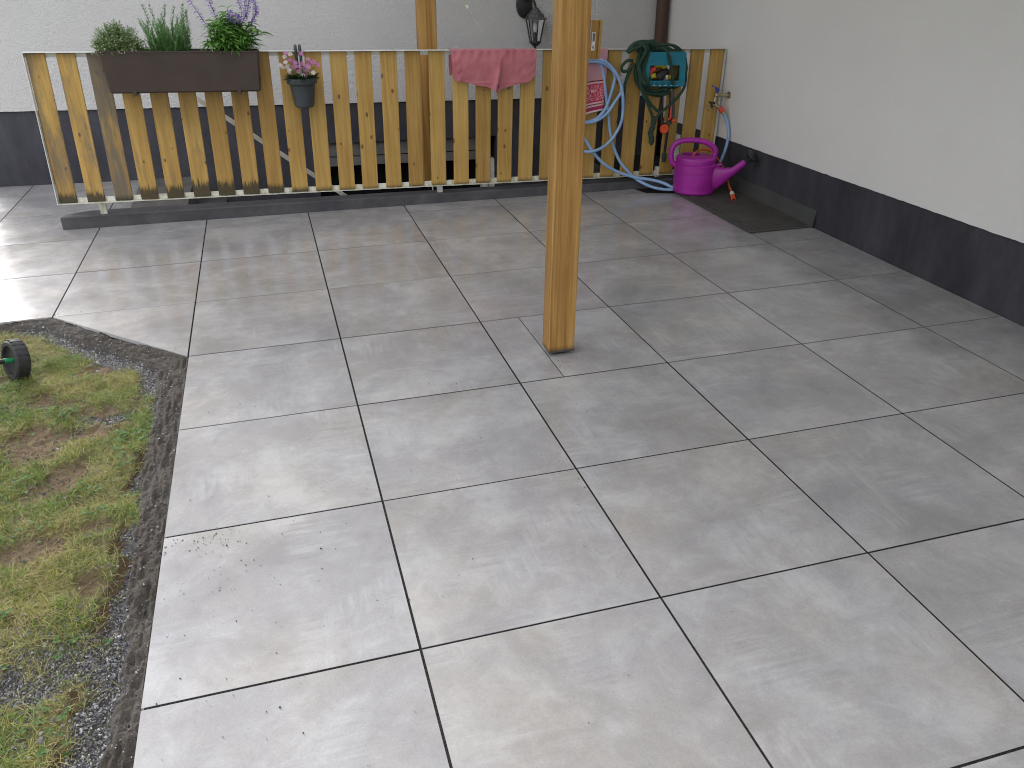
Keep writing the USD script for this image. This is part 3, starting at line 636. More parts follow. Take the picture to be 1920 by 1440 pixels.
# flowering sage with long lance leaves and violet spikes
t3 = pt('flowering_sage', 'leafy sage with violet flower spikes at the right end of the planter', (.42, 4.91, 1.25))
B, D, L_, W_, stems = [], [], [], [], []
for i in range(52):
    b0 = np.array([.42 + r1.normal(0, .06), 4.905 + r1.normal(0, .03), 1.24]); az = r1.uniform(0, 2 * np.pi); out = r1.uniform(.1, 1.0)
    tip = b0 + np.array([math.cos(az) * out * .19, math.sin(az) * out * .10, r1.uniform(.09, .33) * (1.15 - .6 * out)])
    P = spline([b0, (b0 + tip) / 2 + np.array([0, 0, .03]), tip], 6); stems.append(tube(P, .0019, 4))
    for s in np.linspace(.25, 1, 9):
        q = P[min(int(s * (len(P) - 1)), len(P) - 1)]
        for sg in range(2):
            a2 = r1.uniform(0, 2 * np.pi)
            B.append(q); D.append(np.array([math.cos(a2), math.sin(a2) * .9 - .15, r1.uniform(-.1, .75)])); L_.append(r1.uniform(.055, .125)); W_.append(r1.uniform(.016, .028))
obj('foliage', leaves(B, D, L_, W_, seg=4, curl=.45, rg=r1), LEAF_SAGE, t3)
obj('stems', stems, LEAF_SAGE, t3)
spk, cal = [], []
spikes = [((.30, 4.90, 1.36), (.225, 4.90, 1.49), (.155, 4.90, 1.625)), ((.34, 4.93, 1.42), (.31, 4.93, 1.53), (.275, 4.93, 1.66)), ((.40, 4.89, 1.44), (.415, 4.88, 1.50), (.425, 4.88, 1.545)),
          ((.46, 4.90, 1.42), (.50, 4.90, 1.53), (.475, 4.9, 1.66)), ((.47, 4.93, 1.42), (.545, 4.92, 1.55), (.56, 4.91, 1.64)), ((.50, 4.90, 1.40), (.60, 4.9, 1.53), (.585, 4.9, 1.63)), ((.5, 4.91, 1.40), (.585, 4.91, 1.49), (.60, 4.90, 1.565)), ((.44, 4.95, 1.4), (.52, 4.95, 1.5), (.53, 4.95, 1.60)), ((.45, 4.88, 1.44), (.463, 4.87, 1.48), (.47, 4.87, 1.52))]
for sp in spikes:
    P = spline(np.array(sp), 16); cal.append(tube(P, .0016, 4))
    h0 = 10 if sp is spikes[0] else 8
    for q in P[h0::2]:
        for _ in range(5):
            a2 = r1.uniform(0, 2 * np.pi); o = np.array([math.cos(a2), math.sin(a2), .3]) * .008
            cal.append(leaves([q], [o + [0, 0, .004]], [.009], [.005], seg=1, curl=0, rg=r1))
            if r1.random() < .85: spk.append(leaves([q + o * .7], [o * 1.2 + np.array([0, 0, -.004])], [r1.uniform(.018, .028)], [r1.uniform(.010, .015)], seg=2, curl=.35, rg=r1))
obj('flower_spikes', cal, CALYX, t3)
obj('blossoms', spk, PURPF, t3)

# ================================================================== hanging pot
hp = thing('hanging_flower_pot', 'small round anthracite plastic pot hooked over the fence top', 'flower pot', (.86, 4.92, .86))
pc = np.array([.868, 4.915, .855])
prof = [(0, 0), (.058, 0), (.070, .008), (.074, .02), (.094, .165), (.098, .170), (.112, .176), (.116, .186), (.113, .214), (.106, .216), (.103, .205), (.092, .17), (.07, .10)]
obj('pot', lathe(prof, pc, n=40), ANTHR, hp, smooth=40)
obj('soil', lathe([(0, .185), (.09, .178), (.095, .17)], pc, n=24), SOIL, hp)
for s in (-.016, .016):
    P = spline([(pc[0] + s, 5.018, 1.03), (pc[0] + s, 5.018, 1.15), (pc[0] + s, 5.010, 1.262), (pc[0] + s, 5.035, 1.285), (pc[0] + s, 5.072, 1.262), (pc[0] + s, 5.075, 1.215)], 6)
    obj('hook', tube(P, .011, 8), ANTHR, hp, smooth=True)
dn = pt('dianthus_plant', 'small pink and white dianthus blooming in the hanging pot', (.87, 4.91, 1.04))
B, D, L_, W_, stems, petP, petW = [], [], [], [], [], [], []
for i in range(650):
    a2 = r1.uniform(0, 2 * np.pi); b0 = pc + np.array([math.cos(a2) * r1.uniform(0, .085), math.sin(a2) * r1.uniform(0, .085), .18])
    B.append(b0); D.append(np.array([math.cos(a2) * .7, math.sin(a2) * .7, r1.uniform(.4, 1.4)])); L_.append(r1.uniform(.05, .125)); W_.append(r1.uniform(.008, .012))
fpos = [(552, 118, 0), (560, 122, 0), (545, 121, 1), (548, 128, 1), (557, 122.5, 0), (546, 131, 1), (536, 125, 1), (549, 133, 1), (556, 130, 0), (538, 128, 1), (558, 121.6, 0), (572, 123, 0), (581, 118, 0), (583, 122, 0), (586, 125, 0), (596, 127, 0), (570, 125.5, 0), (573, 132, 0), (579, 133, 0), (563, 135.5, 0), (575, 141, 0), (570, 143, 1), (574.5, 147, 0), (549, 137, 1), (556, 130.5, 1), (571, 108, 0), (545, 113, 1), (554, 109, 1), (547, 107.5, 0), (580, 130, 1), (567, 137, 1), (587, 138, 1), (560, 127, 0), (578, 127, 0), (590, 121, 0), (566, 130, 0)]
for k_, (u_, v_, wh) in enumerate(fpos):
    x_ = pc[0] + (u_ - 568) * .00455; z_ = pc[2] + .22 + (146 - v_) * .0044; y_ = pc[1] - .03 + r1.uniform(-.05, .03) - max(0, (135 - v_)) * -.0008
    c_ = np.array([x_, y_, z_]); nrm_ = np.array([r1.normal(0, .35), -1, .75 + r1.normal(0, .25)]); nrm_ /= np.linalg.norm(nrm_); u1, u2, _ = frame(nrm_)
    tgt = petW if wh else petP
    for a2 in np.arange(6) * np.pi / 3 + r1.uniform(0, 1):
        for rr_, hh in ((1.0, 0), (.6, .004)):
            dr = u1 * math.cos(a2 + hh * 90) + u2 * math.sin(a2 + hh * 90)
            p_ = np.array([c_ + nrm_ * hh, c_ + nrm_ * (.004 + hh) + (dr * .9 + np.cross(nrm_, dr) * .42) * .0165 * rr_, c_ + nrm_ * (.006 + hh) + dr * .019 * rr_, c_ + nrm_ * (.004 + hh) + (dr * .9 - np.cross(nrm_, dr) * .42) * .0165 * rr_])
            tgt.append((p_, np.array([[0, 1, 2], [0, 2, 3]])))
    stems.append(tube(spline([pc + np.array([r1.normal(0, .03), r1.normal(0, .03), .18]), (c_ + pc + np.array([0, 0, .2])) / 2 + np.array([0, 0, .01]), c_], 4), .0013, 4))
obj('foliage', leaves(B, D, L_, W_, seg=3, curl=.3, rg=r1), LEAF_DK, dn)
obj('stems', stems, LEAF_SAGE, dn)
obj('pink_blossoms', petP, PINKF, dn)
obj('white_blossoms', petW, WHITEF, dn)

# ================================================================== cloths over the top rail
def topz(x): return FR([[x, 5.0, CT + .004]])[0][2]
sh = thing('pink_shorts', 'pink cotton shorts hung to dry over the fence top', 'shorts', (2.4, 5.0, .93))
nu, nv = 121, 74
U, Vv = np.meshgrid(np.linspace(0, 1, nu), np.linspace(0, 1, nv))
lenf = np.interp(np.linspace(0, 1, nu), [0, .03, .10, .2, .3, .42, .5, .525, .56, .62, .75, .88, .95, 1], [.215, .238, .236, .252, .272, .285, .312, .335, .318, .292, .272, .258, .24, .20])
bk = .20
X = 2.046 + U * .716
over = .012
s_ = Vv * (bk + over + lenf[None, :]) - bk          # arc length, 0 at the back edge of the rail
Zt = np.array([topz(x) for x in X[0]])[None, :] + .004
Y = np.where(s_ < 0, 5.072, np.where(s_ < over, 5.072 - s_ / over * .072, 5.000))
Z = np.where(s_ < 0, Zt + s_, np.where(s_ < over, Zt + .004 * np.sin(np.pi * np.clip(s_ / over, 0, 1)), Zt - (s_ - over)))
fv = np.clip((s_ - over) / .28, 0, 1.2)              # 0 at the rail, ~1 at the hem
wr = .020 * np.exp(-((U - (.60 - .085 * fv)) / .022) ** 2) * np.clip(fv * 2.2 - .35, 0, 1)
wr += .010 * np.exp(-((U - (.545 - .02 * fv)) / .05) ** 2) * np.clip(fv * 1.6, 0, 1)
wr -= .007 * np.exp(-((U - (.648 - .09 * fv)) / .03) ** 2) * np.clip(fv * 1.8, 0, 1)
wr += .013 * (meshkit.fbm(np.stack([U * 9 + fv * 2.5, fv * 3.0, 0 * U], -1), 4, 3) - .45) * np.clip(fv * 3 + .25, 0, 1)
wr += .0032 * (meshkit.fbm(np.stack([U * 26 + fv * 5, fv * 7 - U * 6, 0 * U], -1), 3, 5) - .5) * np.clip(fv * 3, 0, 1)
wr += .004 * np.sin((U * 60 + 5 * fv) + 3 * meshkit.noise(np.stack([U * 9, fv * 2, 0 * U], -1))) * np.exp(-fv * 5)
wr += .009 * np.exp(-((U - .085) / .028) ** 2) * (.5 + .5 * np.sin(fv * 21 + U * 40)) * np.clip(fv * 2, 0, 1)
wr += .012 * np.clip((.09 - U) / .09, 0, 1) * fv
wr += .005 * np.exp(-((fv - .90) / .03) ** 2)        # stitched hem
Y = Y - np.where(s_ > over, .012 * np.clip(fv * 3, 0, 1) + wr, 0)
X = X + np.where(s_ > over, (.006 * (meshkit.fbm(np.stack([U * 3, fv * 4, 2 + 0 * U], -1)) - .5) * 2 + .022 * (.5 - U) * -fv * .2 + .020 * fv * np.clip(1 - U * 4, 0, 1) - .02 * fv ** 2 * np.clip(U * 5 - 4, 0, 1)), 0)
Vs = np.stack([X, Y, Z], -1).reshape(-1, 3); Fs = grid(nu, nv)
q = trimesh.Trimesh(Vs, np.vstack([Fs[:, [0, 1, 2]], Fs[:, [0, 2, 3]]]), process=False)
Vi = Vs + q.vertex_normals * .0025
obj('cloth', [(Vs, Fs), (Vi, Fs[:, ::-1])], PINKC, sh, smooth=True)
obj('drawstring', tube(spline([(2.435, 4.975, .945), (2.432, 4.985, .92), (2.425, 4.99, .90), (2.427, 4.99, .875), (2.422, 4.99, .858)], 6), .0025, 6), CALYX, sh)

TOWEL = M('towel_print', {
    'uv': ('attribute', {'attribute': 'tint'}), 'sx': ('separate_color', {}),
    'ramp': ('rgb_ramp', {'interpolate': False, 'ramp': [(0, (.46, .24, .27)), (.50, (.46, .24, .27)), (.505, (.12, .025, .04)), (.525, (.56, .36, .37)), (.545, (.52, .30, .32)), (.555, (.42, .035, .075)), (.845, (.58, .36, .38)), (.872, (.17, .03, .06)), (.89, (.56, .34, .36)), (.915, (.30, .03, .085)), (.975, (.62, .46, .46))]}),
    'mp': ('mapping', {'scale': (7.0, 11.0, 1.0)}), 'n': ('noise_texture', {'scale': 1.25, 'detail': 1.5, 'distortion': 1.9}), 'ab': ('math', {'math_type': 'subtract', 'value2': .5}), 'aa': ('math', {'math_type': 'absolute'}),
    'lt': ('math', {'math_type': 'less_than', 'value2': .032}), 'g1': ('math', {'math_type': 'greater_than', 'value2': .58}), 'g2': ('math', {'math_type': 'less_than', 'value2': .825}),
    'm1': ('math', {'math_type': 'multiply'}), 'm2': ('math', {'math_type': 'multiply'}), 'x': ('mix_color', {'b': (.60, .38, .40)}),
    'gp': ('geometry', {}), 'nb': ('noise_texture', {'scale': 380.0}), 'b': ('bump', {'strength': .6, 'distance': .003}), 'p': ('principled_bsdf', {'roughness': .98, 'specular_ior_level': .1, 'sheen_weight': .3})},
    [('uv.color', 'sx.color'), ('sx.g', 'ramp.fac'), ('uv.color', 'mp.vector'), ('mp.vector', 'n.vector'), ('n.fac', 'ab.value1'), ('ab.value', 'aa.value1'), ('aa.value', 'lt.value1'), ('sx.g', 'g1.value1'), ('sx.g', 'g2.value1'),
     ('g1.value', 'm1.value1'), ('g2.value', 'm1.value2'), ('m1.value', 'm2.value1'), ('lt.value', 'm2.value2'), ('m2.value', 'x.fac'), ('ramp.color', 'x.a'), ('x.result', 'p.base_color'), ('gp.position', 'nb.vector'), ('nb.fac', 'b.height'), ('b.normal', 'p.normal')])
tw = thing('kitchen_towel', 'pink and red towel with a white floral band over the fence', 'towel', (3.18, 5.0, .64))
nu, nv = 50, 70
U, Vv = np.meshgrid(np.linspace(0, 1, nu), np.linspace(0, 1, nv))
xr = 3.395 - .03 * Vv; xl = 2.99 + 0 * Vv
s_ = Vv * .76 - .14; X = xl + U * (xr - xl); Zt = np.array([topz(x) for x in X[0]])[None, :] + .006
Y = np.where(s_ < 0, 5.070, np.where(s_ < .012, 5.070 - s_ / .012 * .072, 4.998))
drop = np.clip(s_ - .012, 0, None) * (1 + .20 * (1 - U))       # hangs lower towards the post
Z = np.where(s_ < 0, Zt + s_, Zt - drop * .80)
wr = .010 * np.sin(U * 13 + Vv * 2) * np.clip(Vv * 2 - .4, 0, 1) + .006 * (meshkit.fbm(np.stack([U * 6, Vv * 4, 0 * U], -1)) - .5)
Y = Y - np.where(s_ > .012, .016 + wr, 0)
Vt_ = np.stack([X, Y, Z], -1).reshape(-1, 3); Ft_ = grid(nu, nv)
q = trimesh.Trimesh(Vt_, np.vstack([Ft_[:, [0, 1, 2]], Ft_[:, [0, 2, 3]]]), process=False)
cv = np.clip((s_ - .0) / .62 + (U - 1) * -.0 + (1 - U) * .02, 0, 1)
col = np.stack([U, cv, 0 * U], -1).reshape(-1, 3)
obj('cloth', [(Vt_, Ft_), (Vt_ + q.vertex_normals * .003, Ft_[:, ::-1])], TOWEL, tw, smooth=True, prim={'tint': np.vstack([col, col])})

# ================================================================== lantern, downpipe, vine, tag board
lt = thing('wall_lantern', 'black six-sided carriage lantern with clear panes on the back wall', 'lantern', (3.16, 6.3, 1.07))
lc = np.array([3.158, 6.262, 0.0])
obj('wall_plate', lathe([(0, .03), (.055, .03), (.075, .02), (.082, .006), (.082, 0)], (3.085, BW(3.085) - .002, 1.475), axis=(.02, -1, 0), n=28, sx=1.0, sy=1.5), BLACKM, lt, smooth=40)
obj('arm', tube(spline([(3.085, BW(3.085) - .02, 1.50), (3.10, 6.32, 1.53), (3.135, 6.27, 1.52), (3.158, 6.262, 1.47), (3.158, 6.262, 1.44)], 8), .011, 8), BLACKM, lt, smooth=True)
hexa = lambda r, z, n=6: [(lc[0] + r * math.cos(a), lc[1] + r * math.sin(a), z) for a in np.arange(n) * 2 * np.pi / n + np.pi / 6]
def hexlathe(prof):
    rings = [np.array(hexa(r, z)) for r, z in prof]; V = np.vstack(rings); F = []
    for i in range(len(rings) - 1):
        for q in range(6):
            l = (q + 1) % 6; F += [[i * 6 + q, i * 6 + l, (i + 1) * 6 + l], [i * 6 + q, (i + 1) * 6 + l, (i + 1) * 6 + q]]
    n = len(V); V = np.vstack([V, [lc[0], lc[1], prof[0][1]], [lc[0], lc[1], prof[-1][1]]])
    for q in range(6): F += [[n, (q + 1) % 6, q], [n + 1, n - 6 + q, n - 6 + (q + 1) % 6]]
    return V, np.array(F)
obj('cap', hexlathe([(.012, 1.455), (.030, 1.452), (.036, 1.436), (.050, 1.428), (.058, 1.410), (.078, 1.398), (.088, 1.372), (.112, 1.358), (.114, 1.350), (.09, 1.348)]), GREYM, lt)
rt_, rb_, zt_, zb_ = .090, .050, 1.348, 1.152
for a, b in zip(hexa(rt_, zt_), hexa(rb_, zb_)): obj('frame_bar', tube(np.array([a, b]), .0055, 6), BLACKM, lt)
tops, bots = np.array(hexa(rt_ - .002, zt_)), np.array(hexa(rb_ - .002, zb_))
for q in range(6):
    l = (q + 1) % 6; obj('pane', (np.array([tops[q], tops[l], bots[l], bots[q]]), np.array([[0, 1, 2], [0, 2, 3]])), GLASS, lt)
obj('base', hexlathe([(.056, 1.158), (.058, 1.148), (.050, 1.138), (.028, 1.118), (.012, 1.108), (.010, 1.098), (.017, 1.088), (.014, 1.076), (.004, 1.070)]), BLACKM, lt)
obj('lamp_holder', lathe([(.016, 0), (.016, .07), (.010, .08)], (lc[0], lc[1], 1.158), n=12), BLACKM, lt)
obj('bulb', lathe([(.010, 0), (.016, .015), (.021, .04), (.017, .065), (.006, .085), (0, .09)], (lc[0], lc[1], 1.238), n=14), BULB, lt, smooth=True)

dp = thing('downpipe', 'round brown metal downpipe in the corner of the house', 'downpipe', (4.455, 6.24, -.05))
obj('pipe', lathe([(.058, -.01), (.058, 2.6)], (4.455, 6.222, 0), n=28), BROWNM, dp, smooth=True)
obj('pipe_clip', [lathe([(.059, 0), (.063, 0), (.063, .03), (.059, .03)], (4.455, 6.222, 1.9), n=24), bx(4.45, 4.46, 6.27, 6.31, 1.905, 1.925)], BROWNM, dp)

vn = thing('hanging_vine', 'thin pale green vine tip hanging down in front of the back wall', 'vine', (1.98, 4.0, 1.42))
P = spline([(1.86, 4.02, 2.50), (1.875, 4.0, 2.1), (1.90, 4.0, 1.80), (1.934, 4.0, 1.62), (1.955, 4.0, 1.585), (1.979, 4.0, 1.548), (2.02, 4.0, 1.48), (2.045, 4.0, 1.445), (2.058, 4.0, 1.425)], 8)
obj('stem', tube(P, np.linspace(.0032, .0022, len(P)), 5), VINE, vn)
obj('leaf', leaves([(1.95, 4.0, 1.592)], [(.0, -.8, -.5)], [.036], [.022], seg=4, curl=.2), VINE, vn)
obj('leaf', leaves([(2.03, 4.0, 1.470)], [(-.75, -.5, -.25)], [.034], [.024], seg=4, curl=.1), VINE, vn)
obj('leaf', leaves([(2.056, 4.0, 1.428)], [(.25, -.3, .4)], [.022], [.010], seg=3, curl=.1), VINE, vn)

tb = thing('hanging_wood_strip', 'short wooden profile strip with a white barcode label hung beside the front post', 'wooden strip', (2.08, 2.05, 1.44))
cz = np.array([2.090, 2.02])
SEED0 = lambda m, s: {'seed': np.full(len(m[0]), s), 'height': np.ones(len(m[0])), 'weather': np.zeros(len(m[0])), 'grime': np.zeros(len(m[0]))}
def leanb(m, k=.045):
    v, f = m; v = v.copy(); v[:, 0] += k * (v[:, 2] - 1.44); return v, f
m = leanb(bx(2.066, 2.100, 2.012, 2.024, 1.443, 1.612, .001)); obj('front_slat', m, POST, tb, prim=SEED0(m, 1.7))
m = leanb(bx(2.1005, 2.112, 2.000, 2.075, 1.443, 1.612, .001)); obj('side_slat', m, BOARD, tb, prim=SEED0(m, 2.2))
m = leanb(bx(2.046, 2.0655, 2.03, 2.075, 1.443, 1.612, .001)); obj('back_slat', m, BROWNM, tb)
obj('label', leanb(bx(2.069, 2.086, 2.0105, 2.0115, 1.482, 1.562)), PAPER, tb)
br = []; z_ = 1.522
for q in range(11):
    h_ = rng.choice([.0012, .002, .003]); br.append(leanb(bx(2.0715, 2.0835, 2.0097, 2.0102, z_, z_ + h_))); z_ += h_ + rng.choice([.0008, .0014])
br += [leanb(bx(2.072, 2.082, 2.0097, 2.0102, 1.488 + .006 * q, 1.4905 + .006 * q)) for q in range(3)]
obj('barcode', br, INK, tb)
obj('string', tube(spline([(2.105, 2.04, 1.61), (2.103, 2.04, 1.68), (2.108, 2.04, 1.75), (2.10, 2.04, 2.55)], 6), .0009, 4), PALE, tb)

# ================================================================== hoses
bh = thing('blue_garden_hose', 'light blue garden hose coiled on the fence and trailing to the tap', 'garden hose', (3.5, 4.95, 0))
loops = []
c3 = np.array([3.235, 4.962, .735])
path = []
def ell(cx, cz_, rx, rz, a0, a1, n, y0, y1, sk=0.0):
    t = np.radians(np.linspace(a0, a1, n)); return np.c_[cx + rx * np.cos(t) + sk * np.sin(t), np.linspace(y0, y1, n), cz_ + rz * np.sin(t)]
# from the tap down behind the can, along the floor, up the fence, round the coil and down again to the loose end
path += [(4.475, 4.862, .632), (4.500, 4.832, .56), (4.505, 4.80, .46), (4.485, 4.79, .34), (4.44, 4.80, .20), (4.36, 4.83, .09), (4.26, 4.80, .035), (4.14, 4.755, .030), (4.03, 4.735, .030), (3.93, 4.76, .027), (3.83, 4.80, .040), (3.755, 4.86, .066), (3.68, 4.92, .112), (3.60, 4.95, .190), (3.534, 4.965, .275), (3.475, 4.972, .40), (3.44, 4.976, .52), (3.415, 4.98, .68), (3.38, 4.98, .86)]
path += list(ell(3.22, .86, .205, .245, 55, 345, 12, 4.985, 4.975)) + list(ell(3.225, .865, .255, .255, 25, 335, 14, 4.970, 4.962)) + list(ell(3.245, .735, .30, .370, 22, 345, 16, 4.955, 4.945)) + list(ell(3.245, .75, .285, .375, 14, 200, 8, 4.938, 4.955))
path += [(3.01, 4.965, .56), (3.10, 4.965, .53), (3.17, 4.962, .505), (3.225, 4.96, .44), (3.28, 4.958, .36), (3.382, 4.955, .254), (3.52, 4.94, .172), (3.673, 4.905, .122), (3.80, 4.855, .104), (3.90, 4.80, .080), (3.98, 4.73, .042), (4.015, 4.678, .016)]
P = spline(np.array(path), 6)
obj('hose_tube', tube(P, .0134, 10), BLUEH, bh, smooth=True)
obj('tap_connector', [lathe([(.012, 0), (.022, .004), (.025, .014), (.025, .04), (.021, .05), (.012, .052)], (4.440, 4.885, .690), axis=(.50, -.3, -.80), n=18)], REDP, bh, smooth=40)
obj('connector_sleeve', [lathe([(.018, 0), (.019, .018), (.015, .022)], (4.466, 4.868, .650), axis=(.5, -.3, -.80), n=16)], plain('pale_green_plastic', (.18, .34, .27), (.2, .36, .29), rough=.4), bh, smooth=40)
obj('hose_end', lathe([(.0, 0), (.013, .0), (.014, .03), (.010, .035), (.006, .034)], (4.012, 4.676, .018), axis=(.15, -.55, -.35), n=12), plain('pale_blue_plastic', (.45, .55, .66), rough=.35), bh)

tp = thing('garden_tap', 'brass double garden tap with blue lever on the white side wall', 'tap', (4.45, 4.92, .7))
obj('wall_pipe', [tube(np.array([(4.528, 4.905, .788), (4.425, 4.925, .788)]), .0155, 14), lathe([(.030, 0), (.030, .006), (.02, .010)], (4.529, 4.905, .788), axis=(-1, .05, 0), n=18)], BRASS, tp, smooth=40)
obj('valve_body', [ball((4.418, 4.925, .788), .024, 2), tube(spline([(4.416, 4.925, .788), (4.405, 4.922, .76), (4.40, 4.918, .725), (4.412, 4.905, .700), (4.438, 4.888, .692)], 5), .0135, 12), lathe([(.018, 0), (.018, .022)], (4.402, 4.919, .735), axis=(.1, 0, -1), n=8)], BRASS, tp, smooth=40)
obj('blue_lever', [lathe([(.011, 0), (.014, .02), (.02, .026), (.02, .036), (.0, .040)], (4.418, 4.925, .808), n=14), hull([[4.365, 4.91, .862], [4.42, 4.91, .842], [4.42, 4.94, .842], [4.365, 4.94, .862], [4.365, 4.915, .872], [4.42, 4.915, .852], [4.42, 4.935, .852], [4.365, 4.935, .872]])], BLUEP, tp)
obj('second_outlet', [tube(spline([(4.402, 4.919, .725), (4.375, 4.905, .705), (4.345, 4.895, .690), (4.328, 4.89, .672)], 5), .0115, 10)], BRASS, tp, smooth=True)
obj('black_handle', [tube(np.array([(4.352, 4.888, .73), (4.362, 4.888, .69)]), .010, 8), tube(np.array([(4.325, 4.885, .738), (4.385, 4.885, .728)]), .008, 8)], BLACKP, tp)

gh = thing('turquoise_hose_holder', 'turquoise plastic wall hose holder with a window-like tray on the fence', 'hose holder', (3.89, 4.95, .88))
def plate_with_hole(outer, inner, y0, y1, r=.02):
    o = Polygon(outer).buffer(-r).buffer(r, quad_segs=6); i_ = Polygon(inner).buffer(-.006).buffer(.006, quad_segs=3)
    v, f = extr(o.difference(i_), 0, y1 - y0)
    return np.c_[v[:, 0], y1 - v[:, 2], v[:, 1]], f[:, ::-1]
outer = [(3.694, .893), (4.084, .877), (4.078, 1.156), (3.706, 1.165)]; inner = [(3.742, .936), (4.028, .926), (4.024, 1.050), (3.748, 1.060)]
obj('front_frame', plate_with_hole(outer, inner, 4.905, 4.918), TURQ, gh)
po = Polygon(outer).buffer(-.02).buffer(.02, quad_segs=6)
v, f = extr(po.difference(po.buffer(-.008)), 0, .105); obj('tray_wall', (np.c_[v[:, 0], 5.024 - v[:, 2], v[:, 1]], f[:, ::-1]), TURQ, gh)
obj('tray_floor', [hull([[x, y, (.925 if x < 3.8 else .915) + dz] for x in (3.745, 4.03) for y in (4.92, 5.02) for dz in (0, .008)])], DTURQ, gh)
for q in range(5):
    x_ = 3.752 + q * .054; obj('slot', [bx(x_, x_ + .034, 4.9025, 4.906, .902 - .004 * q * .5, .926 - .004 * q * .5)], DTURQ, gh)
    obj('slot_edge', [bx(x_ + .036, x_ + .048, 4.8995, 4.905, .894 - .002 * q, .899 - .002 * q)], PAPER, gh)
it = thing('spray_attachments', 'yellow, red and black hose attachments lying in the turquoise tray', 'hose attachments', (3.86, 4.96, .94))
obj('yellow_nozzle', [tube(spline([(3.755, 4.95, .955), (3.80, 4.95, .97), (3.84, 4.95, .965)], 5), .022, 10), tube(spline([(3.80, 4.97, 1.04), (3.87, 4.96, 1.052), (3.92, 4.965, 1.02)], 5), .018, 10), ball((3.965, 4.94, .955), .022, 2, (1.3, 1, .8))], YELLOW, it, smooth=True)
obj('red_nozzle', [tube(spline([(3.745, 4.945, .985), (3.78, 4.945, 1.015), (3.81, 4.945, 1.03)], 5), np.linspace(.02, .026, 11), 10)], REDP, it, smooth=True)
obj('black_nozzle', [tube(spline([(3.84, 4.95, .95), (3.885, 4.935, .985), (3.93, 4.95, 1.0)], 5), np.linspace(.045, .03, 11), 12)], BLACKP, it, smooth=True)
obj('white_tag', [bx(3.890, 3.908, 4.885, 4.888, .962, .978)], PAPER, it)

r2 = np.random.default_rng(5)
gn = thing('green_textile_hose', 'dark green knotted textile hose bundled round the turquoise holder', 'garden hose', (3.8, 4.95, .4))
tubes = []
def wob(P, a=.006): return np.array(P) + np.array([r2.normal(0, a, len(P)), r2.normal(0, a * .6, len(P)), r2.normal(0, a, len(P))]).T
for q in range(7):                                   # loops behind and round the holder
    tubes.append(tube(spline(wob(ell(3.875 + r2.normal(0, .012), 1.01 + r2.normal(0, .01), .215 + r2.normal(0, .012), .185 + r2.normal(0, .016), 140, 500, 18, 4.985 - .006 * q, 4.985 - .006 * q)), 5), .0125, 8))
for q in range(10):                                  # upright tangle left of the holder
    x0 = 3.60 + r2.uniform(0, .10); y0 = 4.95 - r2.uniform(0, .07)
    tubes.append(tube(spline(wob([(3.58 + r2.uniform(-.03, .10), y0, 1.20 + r2.uniform(-.02, .03)), (x0 + .03, y0 - .01, 1.235 + r2.uniform(-.02, .01)), (x0 + .06, y0, 1.18), (x0 + .045, y0 + .01, 1.06), (x0 + .07, y0, .95 + r2.uniform(-.02, .02)), (x0 + .12, y0 + .02, .90)], .010), 6), .0145, 8))
for q in range(6):
    y0 = 4.93 - r2.uniform(0, .05); tubes.append(tube(spline(wob([(3.545, y0, 1.17), (3.60, y0, 1.215 + r2.uniform(-.01, .02)), (3.68, y0, 1.25 + r2.uniform(-.03, .005)), (3.76, y0, 1.245 + r2.uniform(-.03, .0)), (3.80, y0 + .03, 1.19)], .010), 6), .0145, 8))
tubes.append(tube(spline([(3.60, 4.94, 1.10), (3.55, 4.94, 1.10), (3.505, 4.94, 1.06), (3.51, 4.94, 1.02), (3.555, 4.94, 1.02), (3.60, 4.94, 1.06)], 6), .013, 8))
tubes.append(tube(spline(wob([(3.61, 4.94, 1.08), (3.57, 4.945, 1.0), (3.555, 4.95, .92), (3.545, 4.96, .84), (3.552, 4.975, .78)], .003), 6), np.r_[np.linspace(.016, .014, 20), np.linspace(.014, .010, 5)], 8))
tubes.append(tube(spline([(3.66, 4.92, 1.0), (3.665, 4.915, .93), (3.70, 4.91, .83), (3.745, 4.91, .76), (3.795, 4.915, .66), (3.822, 4.92, .615)], 6), .0130, 8))
tubes.append(tube(spline([(3.67, 4.93, .97), (3.70, 4.92, .87), (3.77, 4.915, .76), (3.84, 4.915, .69), (3.872, 4.915, .675)], 6), .0125, 8))
tubes.append(tube(spline([(4.092, 4.93, 1.03), (4.098, 4.92, .92), (4.07, 4.91, .84), (3.98, 4.905, .745), (3.89, 4.905, .68), (3.835, 4.905, .625), (3.815, 4.91, .60)], 6), .0130, 8))
tubes.append(tube(spline([(3.87, 4.955, 1.20), (3.905, 4.90, 1.14), (3.93, 4.893, 1.06), (3.955, 4.895, .97), (3.968, 4.91, .90)], 6), .0130, 8))
tail = spline([(3.822, 4.915, .63), (3.815, 4.91, .56), (3.80, 4.915, .50), (3.815, 4.915, .45), (3.815, 4.92, .405)], 8)
tubes.append(tube(tail + np.c_[.010 * np.cos(np.arange(len(tail)) * .55), .010 * np.sin(np.arange(len(tail)) * .55), np.zeros(len(tail))], .017, 8))
tubes.append(tube(tail - np.c_[.010 * np.cos(np.arange(len(tail)) * .55), .010 * np.sin(np.arange(len(tail)) * .55), np.zeros(len(tail))], .017, 8))
obj('hose_bundle', tubes, GREENH, gn, smooth=True)
obj('straight_end', [tube(spline([(3.975, 4.955, .90), (3.99, 4.955, .70), (3.985, 4.96, .52), (3.978, 4.96, .40), (3.972, 4.96, .285)], 6), .0125, 8)], BLACKP, gn, smooth=True)
obj('hose_coupling', [lathe([(.014, 0), (.019, .004), (.019, .038), (.023, .042), (.023, .075), (.014, .08)], (3.972, 4.96, .225), n=16)], GREENH, gn)
